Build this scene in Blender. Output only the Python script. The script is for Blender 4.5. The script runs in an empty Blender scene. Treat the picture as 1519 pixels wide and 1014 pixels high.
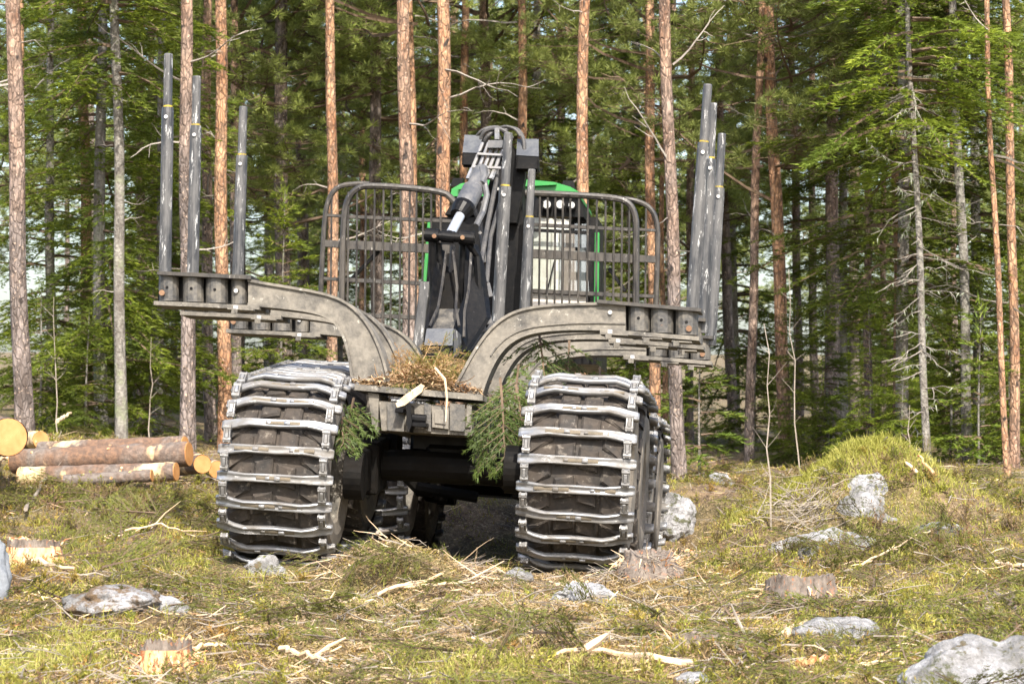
import bpy, math, random
import numpy as np
from mathutils import Vector, Matrix, Euler, noise

# ------------------------------------------------------------------ camera, world, sun
scn = bpy.context.scene
F_PX, PX_W, PX_H = 4300.0, 1519.0, 1014.0
CAM = np.array([0.0, 0.0, 1.07])
PITCH = math.atan(113.0 / F_PX)
cd = bpy.data.cameras.new('camera'); cam = bpy.data.objects.new('camera', cd)
scn.collection.objects.link(cam); scn.camera = cam
cam.location = CAM; cam.rotation_euler = (math.pi / 2 + PITCH, 0, 0)
cd.sensor_width = 36; cd.lens = 36 * F_PX / PX_W
cd.clip_start = 0.1; cd.clip_end = 2000
cd.dof.use_dof = True; cd.dof.focus_distance = 20.5; cd.dof.aperture_fstop = 6.3

SUN_EL, SUN_AZ = math.radians(43), math.radians(9)      # azimuth: to the right of straight behind the camera
world = bpy.data.worlds.new('World'); scn.world = world; world.use_nodes = True
wn = world.node_tree; wn.nodes.clear()
sky = wn.nodes.new('ShaderNodeTexSky'); sky.sky_type = 'NISHITA'; sky.sun_disc = False
sky.sun_elevation = SUN_EL; sky.sun_rotation = math.pi - SUN_AZ
sky.air_density = 1.0; sky.dust_density = 3.0; sky.ozone_density = 1.0
bg = wn.nodes.new('ShaderNodeBackground'); bg.inputs[1].default_value = 0.15
wo = wn.nodes.new('ShaderNodeOutputWorld')
wn.links.new(sky.outputs[0], bg.inputs[0]); wn.links.new(bg.outputs[0], wo.inputs[0])
sd = bpy.data.lights.new('sun', 'SUN'); sun = bpy.data.objects.new('sun', sd); scn.collection.objects.link(sun)
sd.energy = 3.5; sd.angle = math.radians(0.55); sd.color = (1.0, 0.93, 0.83)
_sv = Vector((math.sin(SUN_AZ) * math.cos(SUN_EL), -math.cos(SUN_AZ) * math.cos(SUN_EL), math.sin(SUN_EL)))
sun.rotation_euler = _sv.to_track_quat('Z', 'Y').to_euler(); sun.location = (6, -10, 30)
scn.view_settings.view_transform = 'Standard'; scn.view_settings.look = 'None'
scn.view_settings.gamma = 1; scn.view_settings.use_curve_mapping = False
scn.view_settings.exposure = 1.38
scn.cycles.max_bounces = 6; scn.cycles.use_denoising = True

rng = np.random.default_rng(7); random.seed(7)
rad = math.radians
ORG = Vector((0, 0, 0))

# ------------------------------------------------------------------ pixel of the photograph -> point
def ray(px, py):
    u = (px - PX_W / 2) / F_PX; v = (PX_H / 2 - py) / F_PX
    c, s = math.cos(PITCH), math.sin(PITCH)
    return np.array([u, c - v * s, s + v * c])
def W(px, py, d):
    r = ray(px, py); return CAM + r * (d / r[1])

# ------------------------------------------------------------------ ground height
def vnoise(x, y, seed=0):
    x = np.asarray(x, float); y = np.asarray(y, float)
    xi = np.floor(x).astype(np.int64); yi = np.floor(y).astype(np.int64)
    fx = x - xi; fy = y - yi; fx = fx * fx * (3 - 2 * fx); fy = fy * fy * (3 - 2 * fy)
    def h(a, b):
        n = (a * 374761393 + b * 668265263 + seed * 144665) & 0xffffffff
        n = ((n ^ (n >> 13)) * 1274126177) & 0xffffffff
        return ((n ^ (n >> 16)) & 0xffff) / 65535.0
    return (h(xi, yi) * (1 - fx) + h(xi + 1, yi) * fx) * (1 - fy) + (h(xi, yi + 1) * (1 - fx) + h(xi + 1, yi + 1) * fx) * fy
def fbm(x, y, seed=0, o=3):
    s = 0; a = 1; t = 0
    for k in range(o):
        s = s + a * vnoise(np.asarray(x) * 2 ** k, np.asarray(y) * 2 ** k, seed + k * 17); t += a; a *= .5
    return s / t
def sst(a, b, x):
    t = np.clip((x - a) / (b - a), 0, 1); return t * t * (3 - 2 * t)
_pd = np.array([-60, 0, 10, 14, 17, 20, 22, 25, 28, 33, 40, 60, 100, 160, 500.])
_pz = np.array([-2.5, -.9, -.38, -.22, -.12, 0, .10, .27, .36, .46, .56, .8, 1.4, 3.0, 12.])
_dd = np.linspace(-60, 500, 5601); _zz = np.interp(_dd, _pd, _pz)
_k = np.hanning(23); _k /= _k.sum(); _zz = np.convolve(np.pad(_zz, 11, mode='edge'), _k, 'valid')
M_O = (-0.575, 20.4, 0.03); M_YAW = -6.0; M_PITCH = -2.7; M_ROLL = 3.2
def bump(x, y, cx, cy, sx, sy, h):
    return h * np.exp(-((x - cx) / sx) ** 2 - ((y - cy) / sy) ** 2)
def G(x, y):
    x = np.asarray(x, float); y = np.asarray(y, float)
    z = np.interp(y, _dd, _zz)
    z = z + .42 * sst(1.5, 5.5, -x) * sst(23, 31, y)
    near = 1 - sst(60, 120, y)
    z = z + near * ((fbm(x * .55, y * .55, 3) - .5) * .22 + (fbm(x * 2.3, y * 2.3, 9) - .5) * .09 + (fbm(x * 6.5, y * 6.5, 29, 3) - .5) * .085)
    z = z + bump(x, y, 2.75, 22.8, .66, .6, .66) + bump(x, y, 2.2, 22.2, .5, .5, .2) + bump(x, y, 3.5, 22.6, .7, .6, .25)
    z = z + bump(x, y, -.72, 18.75, .48, .28, .25) + bump(x, y, -1.05, 18.9, .25, .25, .10) + bump(x, y, .98, 19.0, .3, .3, .16)
    z = z + bump(x, y, -2.35, 21.0, .55, .6, .26) + bump(x, y, -2.35, 16.4, .5, .5, .14) + bump(x, y, 1.6, 23.5, .5, .8, .1)
    ca, sa = math.cos(rad(M_YAW)), math.sin(rad(M_YAW))
    lx = (x - M_O[0]) * ca + (y - M_O[1]) * sa; ly = -(x - M_O[0]) * sa + (y - M_O[1]) * ca
    strip = (1 - sst(1.45, 2.1, np.abs(lx)))
    hollow = strip * sst(-1.0, -.2, ly) * (1 - sst(6.8, 8.0, ly))
    target = .02 - .047 * np.clip(ly, -1, 8) - .056 * lx + (fbm(x * 3, y * 3, 5) - .5) * .06
    z = z * (1 - hollow) + np.minimum(z, target) * hollow
    return z
def Gf(x, y): return float(G(x, y))
def GP(px, py, dmin=11.0, dmax=90.0):
    r = ray(px, py); r = r / r[1]
    ds = np.arange(dmin, dmax, .03); P = CAM[None] + ds[:, None] * r[None]
    hit = np.where(P[:, 2] <= G(P[:, 0], P[:, 1]))[0]
    k = hit[0] if len(hit) else len(ds) - 1
    return np.array([P[k, 0], P[k, 1], Gf(P[k, 0], P[k, 1])])

# ------------------------------------------------------------------ materials
def _nt(name):
    m = bpy.data.materials.new(name); m.use_nodes = True; nt = m.node_tree
    return m, nt, nt.nodes['Principled BSDF']
def N(nt, t, **kw):
    n = nt.nodes.new(t)
    for k, v in kw.items():
        if k.startswith('i_'):
            key = k[2:]; n.inputs[int(key) if key.isdigit() else key].default_value = v
        else: setattr(n, k, v)
    return n
def mixc(nt, fac, a, b):
    n = nt.nodes.new('ShaderNodeMix'); n.data_type = 'RGBA'
    for sock, v in ((n.inputs[0], fac), (n.inputs[6], a), (n.inputs[7], b)):
        if isinstance(v, bpy.types.NodeSocket): nt.links.new(v, sock)
        else: sock.default_value = (v + (1,)) if isinstance(v, tuple) and len(v) == 3 else v
    return n.outputs[2]
def noisef(nt, scale, lo=.4, hi=.6, detail=5, coord='Object', stretch=(1, 1, 1), rough=.6):
    tc = N(nt, 'ShaderNodeTexCoord'); mp = N(nt, 'ShaderNodeMapping'); mp.inputs['Scale'].default_value = stretch
    nz = N(nt, 'ShaderNodeTexNoise'); nz.inputs['Scale'].default_value = scale; nz.inputs['Detail'].default_value = detail
    nz.inputs['Roughness'].default_value = rough
    nt.links.new(tc.outputs[coord], mp.inputs[0]); nt.links.new(mp.outputs[0], nz.inputs['Vector'])
    if coord == 'Object':          # every object gets its own patch of the pattern
        oi = N(nt, 'ShaderNodeObjectInfo'); ml = N(nt, 'ShaderNodeVectorMath', operation='SCALE'); ml.inputs[0].default_value = (37., 53., 71.)
        nt.links.new(oi.outputs['Random'], ml.inputs['Scale']); nt.links.new(ml.outputs[0], mp.inputs['Location'])
    mr = N(nt, 'ShaderNodeMapRange'); mr.inputs[1].default_value = lo; mr.inputs[2].default_value = hi
    nt.links.new(nz.outputs[0], mr.inputs[0]); return mr.outputs[0], nz.outputs[0]
def addbump(nt, bs, h, strength, dist=.01):
    b = N(nt, 'ShaderNodeBump'); b.inputs['Strength'].default_value = strength; b.inputs['Distance'].default_value = dist
    nt.links.new(h, b.inputs['Height']); nt.links.new(b.outputs[0], bs.inputs['Normal'])
def worn(name, base, dirt, rough=.5, metal=0., sc=9, lo=.42, hi=.6, scratch=None, slo=.62, shi=.68, bumps=.25, stretch=(1, 1, 1), coord='Object'):
    m, nt, bs = _nt(name)
    f, _ = noisef(nt, sc, lo, hi, 7, coord, stretch); f2, raw = noisef(nt, sc * 5, .3, .8, 4, coord, stretch)
    c = mixc(nt, f, base, dirt)
    c2 = mixc(nt, f2, tuple(v * .72 for v in base), tuple(min(1, v * 1.2) for v in dirt)); c = mixc(nt, .4, c, c2)
    mt = N(nt, 'ShaderNodeMath', operation='MULTIPLY'); mt.inputs[1].default_value = metal
    inv = N(nt, 'ShaderNodeMath', operation='SUBTRACT'); inv.inputs[0].default_value = 1; nt.links.new(f, inv.inputs[1]); nt.links.new(inv.outputs[0], mt.inputs[0])
    nt.links.new(mt.outputs[0], bs.inputs['Metallic'])
    if scratch:
        f3, _ = noisef(nt, sc * 2.7, slo, shi, 9, coord, stretch, .75); c = mixc(nt, f3, c, scratch)
    nt.links.new(c, bs.inputs['Base Color'])
    rr = N(nt, 'ShaderNodeMapRange'); rr.inputs[3].default_value = rough; rr.inputs[4].default_value = min(.95, rough + .35)
    nt.links.new(f, rr.inputs[0]); nt.links.new(rr.outputs[0], bs.inputs['Roughness'])
    addbump(nt, bs, raw, bumps, .006)
    if 'black' in name or 'under' in name: bs.inputs['Specular IOR Level'].default_value = .14
    return m
def leafm(name, c1, c2, c3=None, trans=.25, rough=.55, patch=1.2):
    m, nt, bs = _nt(name)
    g = N(nt, 'ShaderNodeNewGeometry'); c = mixc(nt, g.outputs['Random Per Island'], c1, c2)
    f, _ = noisef(nt, patch, .4, .65, 2)
    oi = N(nt, 'ShaderNodeObjectInfo')
    if c3: c = mixc(nt, f, c, c3)
    hs = N(nt, 'ShaderNodeHueSaturation'); mr = N(nt, 'ShaderNodeMapRange'); mr.inputs[3].default_value = .7; mr.inputs[4].default_value = 1.35
    nt.links.new(oi.outputs['Random'], mr.inputs[0]); nt.links.new(mr.outputs[0], hs.inputs['Value']); nt.links.new(c, hs.inputs['Color']); c = hs.outputs[0]
    nt.links.new(c, bs.inputs['Base Color']); bs.inputs['Roughness'].default_value = rough
    bs.inputs['Specular IOR Level'].default_value = .3
    t = N(nt, 'ShaderNodeBsdfTranslucent'); nt.links.new(c, t.inputs[0]); mx = N(nt, 'ShaderNodeMixShader'); mx.inputs[0].default_value = trans
    nt.links.new(bs.outputs[0], mx.inputs[1]); nt.links.new(t.outputs[0], mx.inputs[2]); nt.links.new(mx.outputs[0], nt.nodes['Material Output'].inputs[0])
    return m
M = {}
M['mudsteel'] = worn('muddy_steel', (.035, .033, .030), (.20, .182, .152), .58, .1, 5.5, .36, .56, (.40, .38, .33), .60, .68, .7)
M['socket'] = worn('dark_socket_steel', (.035, .036, .038), (.15, .135, .11), .45, .1, 9, .42, .66, (.30, .15, .07), .64, .72, .4)
M['under'] = worn('oily_underside', (.0025, .0025, .0025), (.010, .008, .006), .6, 0, 5, .45, .7, None)  # shade beneath the machine put into a near-black colour
M['black'] = worn('black_paint', (.0025, .003, .004), (.016, .014, .012), .40, 0., 7, .5, .8, (.20, .20, .20), .66, .70, .15)
M['stake'] = worn('scratched_stake_paint', (.022, .024, .028), (.105, .103, .10), .38, .1, 11, .40, .60, (.40, .40, .39), .57, .63, .2, (1, 1, .22))
M['rail'] = worn('worn_rail_steel', (.016, .015, .015), (.075, .066, .054), .45, .2, 12, .42, .68, (.34, .32, .29), .60, .68, .2, (1, 1, .3))
M['bar'] = worn('polished_track_steel', (.36, .37, .385), (.085, .072, .055), .34, .7, 6, .44, .60, (.60, .60, .60), .58, .66, .25, (.35, 1, 1))
M['mud'] = worn('packed_mud', (.10, .085, .06), (.17, .14, .10), .85, 0, 20, .4, .6)
M['link'] = worn('link_steel', (.24, .24, .24), (.10, .09, .075), .4, .6, 15, .4, .7, (.5, .5, .5), .6, .66, .2)
M['rubber'] = worn('muddy_rubber', (.009, .008, .007), (.058, .046, .036), .75, 0, 6, .36, .62, (.20, .175, .145), .56, .70, .6)
M['sidewall'] = worn('dusty_sidewall', (.07, .062, .052), (.17, .148, .12), .8, 0, 5, .35, .6, None, bumps=.3)
M['green'] = worn('green_paint', (.010, .20, .030), (.05, .18, .05), .35, 0, 4, .5, .8, None, bumps=.05)
M['yellow'] = worn('yellow_mark', (.50, .36, .02), (.05, .05, .05), .6, 0, 16, .42, .58)
M['greylid'] = worn('grey_lid', (.05, .055, .065), (.09, .095, .10), .45, .1, 10, .4, .7)
M['cyl'] = worn('grey_cylinder', (.075, .08, .09), (.14, .135, .13), .35, .2, 8, .4, .7, (.4, .4, .4), .64, .7, .1)
m, nt, bs = _nt('chrome_rod'); bs.inputs['Base Color'].default_value = (.50, .52, .56, 1); bs.inputs['Metallic'].default_value = .55; bs.inputs['Roughness'].default_value = .28; M['chrome'] = m
M['pipe'] = worn('steel_pipe', (.27, .27, .28), (.2, .19, .18), .35, .6, 12, .4, .7)
M['hose'] = worn('hose_rubber', (.03, .03, .032), (.10, .095, .09), .5, 0, 12, .4, .7)
M['cream'] = worn('cream_panel', (.52, .46, .38), (.66, .62, .56), .6, 0, 3, .4, .6, None, bumps=.05)  # engine deck, and the reflection painted behind the rear window
M['brownpanel'] = worn('brown_panel', (.20, .15, .13), (.30, .24, .20), .6, 0, 3, .4, .6, None, bumps=.05)  # darker tone of the reflection painted behind the rear window
m, nt, bs = _nt('cab_glass'); bs.inputs['Base Color'].default_value = (.10, .13, .16, 1); bs.inputs['Roughness'].default_value = .06; bs.inputs['Transmission Weight'].default_value = .75; bs.inputs['IOR'].default_value = 1.2; M['glass'] = m
m, nt, bs = _nt('lamp_lens'); bs.inputs['Base Color'].default_value = (.75, .78, .8, 1); bs.inputs['Metallic'].default_value = .6; bs.inputs['Roughness'].default_value = .15; M['lens'] = m
M['bolt'] = worn('bright_bolt', (.6, .6, .6), (.4, .38, .34), .3, .6, 20)
M['rustbolt'] = worn('rusty_bolt', (.16, .08, .04), (.24, .15, .09), .7, .1, 20)

def barkmat():
    m, nt, bs = _nt('pine_bark')
    at = N(nt, 'ShaderNodeAttribute', attribute_type='OBJECT', attribute_name='orange')
    g = N(nt, 'ShaderNodeTexCoord'); sp = N(nt, 'ShaderNodeSeparateXYZ'); nt.links.new(g.outputs['Object'], sp.inputs[0])
    a = N(nt, 'ShaderNodeMath', operation='MULTIPLY_ADD'); a.inputs[1].default_value = .13; nt.links.new(sp.outputs[2], a.inputs[0]); nt.links.new(at.outputs['Fac'], a.inputs[2])
    _, nz = noisef(nt, 1.7, .3, .7, 4); b = N(nt, 'ShaderNodeMath', operation='MULTIPLY_ADD'); b.inputs[1].default_value = .7; nt.links.new(nz, b.inputs[0]); nt.links.new(a.outputs[0], b.inputs[2])
    mr = N(nt, 'ShaderNodeMapRange'); mr.inputs[1].default_value = .75; mr.inputs[2].default_value = 1.45; nt.links.new(b.outputs[0], mr.inputs[0])
    f1, r1 = noisef(nt, 7, .35, .65, 6, stretch=(1, 1, .35)); f2, r2 = noisef(nt, 20, .42, .56, 5, stretch=(1, 1, .45))
    grey = mixc(nt, f1, (.075, .060, .052), (.29, .24, .215)); orange = mixc(nt, f1, (.26, .12, .058), (.52, .31, .175))
    c = mixc(nt, mr.outputs[0], grey, orange)
    c = mixc(nt, f2, mixc(nt, .62, c, (.055, .038, .028)), c)
    f3, _ = noisef(nt, 30, .60, .68, 5); c = mixc(nt, f3, c, (.52, .38, .28)); f5, _ = noisef(nt, 6, .66, .70, 2, stretch=(1, 1, .6)); c = mixc(nt, f5, c, (.03, .022, .018))
    tc2 = N(nt, 'ShaderNodeTexCoord'); mp2 = N(nt, 'ShaderNodeMapping'); mp2.inputs['Scale'].default_value = (1, 1, .38); nt.links.new(tc2.outputs['Object'], mp2.inputs[0])
    nd_ = N(nt, 'ShaderNodeVectorMath', operation='ADD'); nt.links.new(mp2.outputs[0], nd_.inputs[0]); nzz = N(nt, 'ShaderNodeTexNoise'); nzz.inputs['Scale'].default_value = 9; nt.links.new(mp2.outputs[0], nzz.inputs['Vector'])
    sc_ = N(nt, 'ShaderNodeVectorMath', operation='SCALE'); sc_.inputs['Scale'].default_value = .10; nt.links.new(nzz.outputs['Color'], sc_.inputs[0]); nt.links.new(sc_.outputs[0], nd_.inputs[1])
    vo = N(nt, 'ShaderNodeTexVoronoi', feature='DISTANCE_TO_EDGE'); vo.inputs['Scale'].default_value = 20; nt.links.new(nd_.outputs[0], vo.inputs['Vector'])
    vr = N(nt, 'ShaderNodeMapRange'); vr.inputs[1].default_value = .02; vr.inputs[2].default_value = .14; vr.inputs[3].default_value = .45; vr.inputs[4].default_value = 1; nt.links.new(vo.outputs['Distance'], vr.inputs[0])
    c = mixc(nt, vr.outputs[0], mixc(nt, .8, c, (.045, .032, .026)), c)
    nt.links.new(c, bs.inputs['Base Color']); bs.inputs['Roughness'].default_value = .85
    addbump(nt, bs, vr.outputs[0], .9, .02); return m
M['pinebark'] = barkmat()
def sprucebark():
    m, nt, bs = _nt('spruce_bark')
    f1, r1 = noisef(nt, 8, .35, .65, 6, stretch=(1, 1, .6)); f2, r2 = noisef(nt, 30, .40, .62, 5)
    c = mixc(nt, f1, (.13, .115, .10), (.30, .285, .25)); c = mixc(nt, f2, mixc(nt, .5, c, (.05, .04, .03)), c)
    f3, _ = noisef(nt, 3, .55, .7, 5); c = mixc(nt, f3, c, (.20, .22, .13))
    nt.links.new(c, bs.inputs['Base Color']); bs.inputs['Roughness'].default_value = .9; addbump(nt, bs, r2, .9, .03); return m
M['sprucebark'] = sprucebark()
M['deadwood'] = worn('dead_wood', (.17, .145, .12), (.34, .31, .27), .8, 0, 9, .35, .65, None, bumps=.4)
M['lichen'] = leafm('hanging_lichen', (.22, .25, .17), (.34, .37, .27), None, .3)
M['twigwood'] = worn('live_branch_wood', (.09, .06, .04), (.16, .11, .07), .85, 0, 9)
M['spruce'] = leafm('spruce_needles', (.075, .118, .014), (.29, .34, .035), (.12, .165, .026), .42)
M['pine'] = leafm('pine_needles', (.15, .195, .045), (.42, .47, .12), (.25, .29, .09), .48)
M['young'] = leafm('young_spruce_needles', (.07, .115, .015), (.19, .22, .03), (.10, .15, .02), .3)
M['sprig'] = leafm('cut_spruce_needles', (.10, .135, .020), (.30, .31, .055), (.19, .19, .045), .32, patch=2)
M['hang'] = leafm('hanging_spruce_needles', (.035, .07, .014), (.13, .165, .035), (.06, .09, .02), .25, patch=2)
M['grass'] = leafm('yellow_green_grass', (.17, .19, .030), (.42, .38, .11), (.26, .26, .045), .35, patch=1.5)
M['moss'] = leafm('moss_and_heather', (.10, .12, .016), (.52, .45, .08), (.32, .19, .05), .3, patch=2.2)
M['straw'] = leafm('dry_needle_litter', (.22, .13, .065), (.56, .43, .27), (.18, .10, .055), .15, .8, 2.5)
M['chip'] = leafm('wood_chips', (.40, .26, .13), (.60, .46, .29), (.30, .15, .07), .05, .8, 3)

def groundmat():
    m, nt, bs = _nt('forest_floor')
    f1, r1 = noisef(nt, 1.1, .40, .60, 6); f2, r2 = noisef(nt, 5, .40, .60, 7, rough=.7); f3, r3 = noisef(nt, 30, .35, .65, 5)
    a = mixc(nt, f2, (.085, .050, .028), (.30, .20, .115)); b = mixc(nt, f2, (.09, .08, .025), (.22, .18, .06))
    c = mixc(nt, f1, a, b); c = mixc(nt, f3, mixc(nt, .55, c, (.045, .032, .02)), c)
    f4, _ = noisef(nt, 60, .58, .66, 4); c = mixc(nt, f4, c, (.40, .31, .19))
    nt.links.new(c, bs.inputs['Base Color']); bs.inputs['Roughness'].default_value = .95; addbump(nt, bs, r3, .9, .05); return m
M['ground'] = groundmat()
def rockmat(name, cover):
    m, nt, bs = _nt(name)
    f1, r1 = noisef(nt, 3.5, .40, .60, 8, rough=.7); f2, r2 = noisef(nt, 22, .38, .62, 6, rough=.7)
    c = mixc(nt, f1, (.22, .215, .205), (.56, .56, .58)); c = mixc(nt, f2, mixc(nt, .6, c, (.15, .145, .14)), c); f6, _ = noisef(nt, 9, .54, .60, 6, rough=.75); c = mixc(nt, f6, c, (.10, .105, .055))
    f3, _ = noisef(nt, 4.5, .62 - cover * .22, .70 - cover * .22, 8, rough=.72); c = mixc(nt, f3, c, (.17, .115, .065))
    nt.links.new(c, bs.inputs['Base Color']); bs.inputs['Roughness'].default_value = .85; addbump(nt, bs, r2, 1., .06); return m
M['rock'] = rockmat('lichen_rock', .15); M['soilrock'] = rockmat('soil_covered_rock', .75)
m = worn('smooth_grey_rock', (.13, .145, .165), (.20, .215, .235), .7, 0, 12, .35, .65, (.3, .3, .31), .6, .7, .6); M['greyrock'] = m
def woodface():
    m, nt, bs = _nt('cut_end_wood')
    f, r = noisef(nt, 8, .3, .7, 5); c = mixc(nt, f, (.38, .165, .045), (.54, .29, .11))
    tc = N(nt, 'ShaderNodeTexCoord'); w = N(nt, 'ShaderNodeTexWave', wave_type='RINGS', rings_direction='SPHERICAL'); w.inputs['Scale'].default_value = 26; w.inputs['Distortion'].default_value = 2.5
    nt.links.new(tc.outputs['Object'], w.inputs[0]); c = mixc(nt, w.outputs['Fac'], mixc(nt, .30, c, (.38, .15, .04)), c)
    f2, _ = noisef(nt, 5, .55, .7, 4); c = mixc(nt, f2, c, (.42, .17, .05))
    nt.links.new(c, bs.inputs['Base Color']); bs.inputs['Roughness'].default_value = .7; addbump(nt, bs, w.outputs['Fac'], .2, .004); return m
M['cutend'] = woodface()
def logmat():
    m, nt, bs = _nt('log_bark')
    f, r = noisef(nt, 3, .42, .56, 6, stretch=(1, 1, .4)); f2, r2 = noisef(nt, 25, .4, .65, 5)
    c = mixc(nt, f, (.18, .155, .135), (.20, .115, .07)); c = mixc(nt, f2, mixc(nt, .7, c, (.07, .05, .04)), c); f3, _ = noisef(nt, 2, .57, .63, 6, stretch=(1, 1, .3)); c = mixc(nt, f3, c, (.62, .46, .26))
    nt.links.new(c, bs.inputs['Base Color']); bs.inputs['Roughness'].default_value = .85; addbump(nt, bs, r2, .7, .02); return m
M['log'] = logmat()
M['torn'] = worn('torn_wood', (.50, .26, .08), (.64, .50, .31), .75, 0, 10, .4, .6, (.28, .09, .03), .50, .56, .8, (1, 1, .4))
M['stumpbark'] = worn('weathered_stump_bark', (.06, .045, .035), (.22, .185, .155), .9, 0, 16, .38, .60, (.30, .12, .05), .57, .63, 1., (1, 1, .45))
M['peeled'] = worn('peeled_branch', (.50, .34, .19), (.68, .55, .38), .75, 0, 8, .35, .65, (.38, .2, .1), .58, .68, .3)
M['greystick'] = worn('grey_stick', (.17, .14, .11), (.32, .28, .23), .85, 0, 9, .35, .65)

# ------------------------------------------------------------------ mesh builders
class MB:
    def __init__(s): s.v = []; s.f = []; s.m = []; s.mats = []; s.cur = 0
    def mat(s, m):
        if m not in s.mats: s.mats.append(m)
        s.cur = s.mats.index(m); return s
    def add(s, vs, fs):
        o = len(s.v); s.v += [tuple(v) for v in vs]
        for f in fs: s.f.append(tuple(i + o for i in f)); s.m.append(s.cur)
        return s
    def box(s, c, size, R=None):
        hx, hy, hz = size[0] / 2, size[1] / 2, size[2] / 2; c = Vector(c)
        b = min(hx, hy, hz) * .22; P = []
        for sx in (-1, 1):
            for sy in (-1, 1):
                for sz in (-1, 1):
                    P += [(sx * (hx - b), sy * (hy - b), sz * hz), (sx * (hx - b), sy * hy, sz * (hz - b)), (sx * hx, sy * (hy - b), sz * (hz - b))]
        P = [Vector(p) for p in P]
        idx = lambda sx, sy, sz, k: ((sx > 0) * 4 + (sy > 0) * 2 + (sz > 0)) * 3 + k
        F = []
        for sg in (-1, 1):
            F.append([idx(-1, -1, sg, 0), idx(1, -1, sg, 0), idx(1, 1, sg, 0), idx(-1, 1, sg, 0)][::sg])
            F.append([idx(-1, sg, -1, 1), idx(1, sg, -1, 1), idx(1, sg, 1, 1), idx(-1, sg, 1, 1)][::-sg])
            F.append([idx(sg, -1, -1, 2), idx(sg, 1, -1, 2), idx(sg, 1, 1, 2), idx(sg, -1, 1, 2)][::sg])
        for a in (-1, 1):
            for b2 in (-1, 1):
                F.append([idx(-1, a, b2, 0), idx(1, a, b2, 0), idx(1, a, b2, 1), idx(-1, a, b2, 1)][::-a * b2])
                F.append([idx(a, -1, b2, 0), idx(a, 1, b2, 0), idx(a, 1, b2, 2), idx(a, -1, b2, 2)][::a * b2])
                F.append([idx(a, b2, -1, 1), idx(a, b2, 1, 1), idx(a, b2, 1, 2), idx(a, b2, -1, 2)][::-a * b2])
                for c3 in (-1, 1): F.append([idx(a, b2, c3, 0), idx(a, b2, c3, 1), idx(a, b2, c3, 2)][::-a * b2 * c3])
        if R is not None: P = [R @ p for p in P]
        return s.add([c + p for p in P], F)
    def tube(s, pts, r, n=8, cap=True, flat=None):
        pts = [Vector(p) for p in pts]; k = len(pts)
        rs = list(r) if isinstance(r, (list, tuple, np.ndarray)) else [r] * k
        up = None; V = []
        for i in range(k):
            t = (pts[min(i + 1, k - 1)] - pts[max(i - 1, 0)]).normalized()
            if up is None: up = t.orthogonal().normalized()
            up = (up - t * up.dot(t)).normalized(); w = t.cross(up)
            for j in range(n):
                a = 2 * math.pi * j / n; V.append(pts[i] + (up * math.cos(a) + w * math.sin(a)) * rs[i])
        F = [(i * n + j, i * n + (j + 1) % n, (i + 1) * n + (j + 1) % n, (i + 1) * n + j) for i in range(k - 1) for j in range(n)]
        if cap: F += [tuple(range(n))[::-1], tuple((k - 1) * n + j for j in range(n))]
        return s.add(V, F)
    def bar(s, a, b, w, h, up=(0, 1, 0)):
        a = Vector(a); b = Vector(b); t = (b - a); L = t.length; t.normalize(); up = Vector(up)
        x = up.cross(t).normalized(); y = t.cross(x)
        return s.box((a + b) / 2, (w, h, L), Matrix((x, y, t)).transposed())
    def prism(s, outl, vec, inset=0):
        """closed outline of 3D points extruded by vec"""
        P = [Vector(p) for p in outl]; v = Vector(vec); n = len(P)
        F = [tuple(range(n))[::-1], tuple(n + i for i in range(n))] + [(i, (i + 1) % n, n + (i + 1) % n, n + i) for i in range(n)]
        return s.add(P + [p + v for p in P], F)
    def ribbon(s, A, B, vec):
        """solid swept between two polylines A,B (equal length), thickness vec"""
        n = len(A); v = Vector(vec); A = [Vector(p) for p in A]; B = [Vector(p) for p in B]
        V = A + B + [p + v for p in A] + [p + v for p in B]; F = []
        for i in range(n - 1):
            F += [(i, i + 1, n + i + 1, n + i), (2 * n + i, 3 * n + i, 3 * n + i + 1, 2 * n + i + 1), (i, 2 * n + i, 2 * n + i + 1, i + 1), (n + i, n + i + 1, 3 * n + i + 1, 3 * n + i)]
        F += [(0, n, 3 * n, 2 * n), (n - 1, 3 * n - 1, 4 * n - 1, 2 * n - 1)]
        return s.add(V, F)
    def mesh(s, name, smooth=False):
        me = bpy.data.meshes.new(name); me.from_pydata(s.v, [], s.f)
        for m_ in s.mats: me.materials.append(m_)
        me.polygons.foreach_set('material_index', s.m)
        if smooth: me.polygons.foreach_set('use_smooth', [True] * len(me.polygons))
        import bmesh
        bm = bmesh.new(); bm.from_mesh(me); bmesh.ops.recalc_face_normals(bm, faces=bm.faces); bm.to_mesh(me); bm.free()
        return me
    def build(s, name, parent=None, smooth=False):
        return link(name, s.mesh(name, smooth), parent)
def link(name, me, parent=None, loc=None, rot=None):
    o = bpy.data.objects.new(name, me); scn.collection.objects.link(o)
    if parent is not None: o.parent = parent
    if loc is not None: o.location = loc
    if rot is not None: o.rotation_euler = rot
    return o
def raw_mesh(name, V, T, mats, mi=None, smooth=False):
    V = np.asarray(V, np.float32).reshape(-1, 3); T = np.asarray(T, np.int32); k = T.shape[1]
    me = bpy.data.meshes.new(name); me.vertices.add(len(V)); me.vertices.foreach_set('co', V.ravel())
    me.loops.add(T.size); me.loops.foreach_set('vertex_index', T.ravel())
    me.polygons.add(len(T)); me.polygons.foreach_set('loop_start', np.arange(0, T.size, k, dtype=np.int32))
    for m_ in mats: me.materials.append(m_)
    if mi is not None: me.polygons.foreach_set('material_index', np.asarray(mi, np.int32))
    if smooth: me.polygons.foreach_set('use_smooth', np.ones(len(T), bool))
    me.update(calc_edges=True); return me
def tag(o, label, cat, group=None):
    o['label'] = label; o['category'] = cat
    if group: o['group'] = group
    return o
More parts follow.
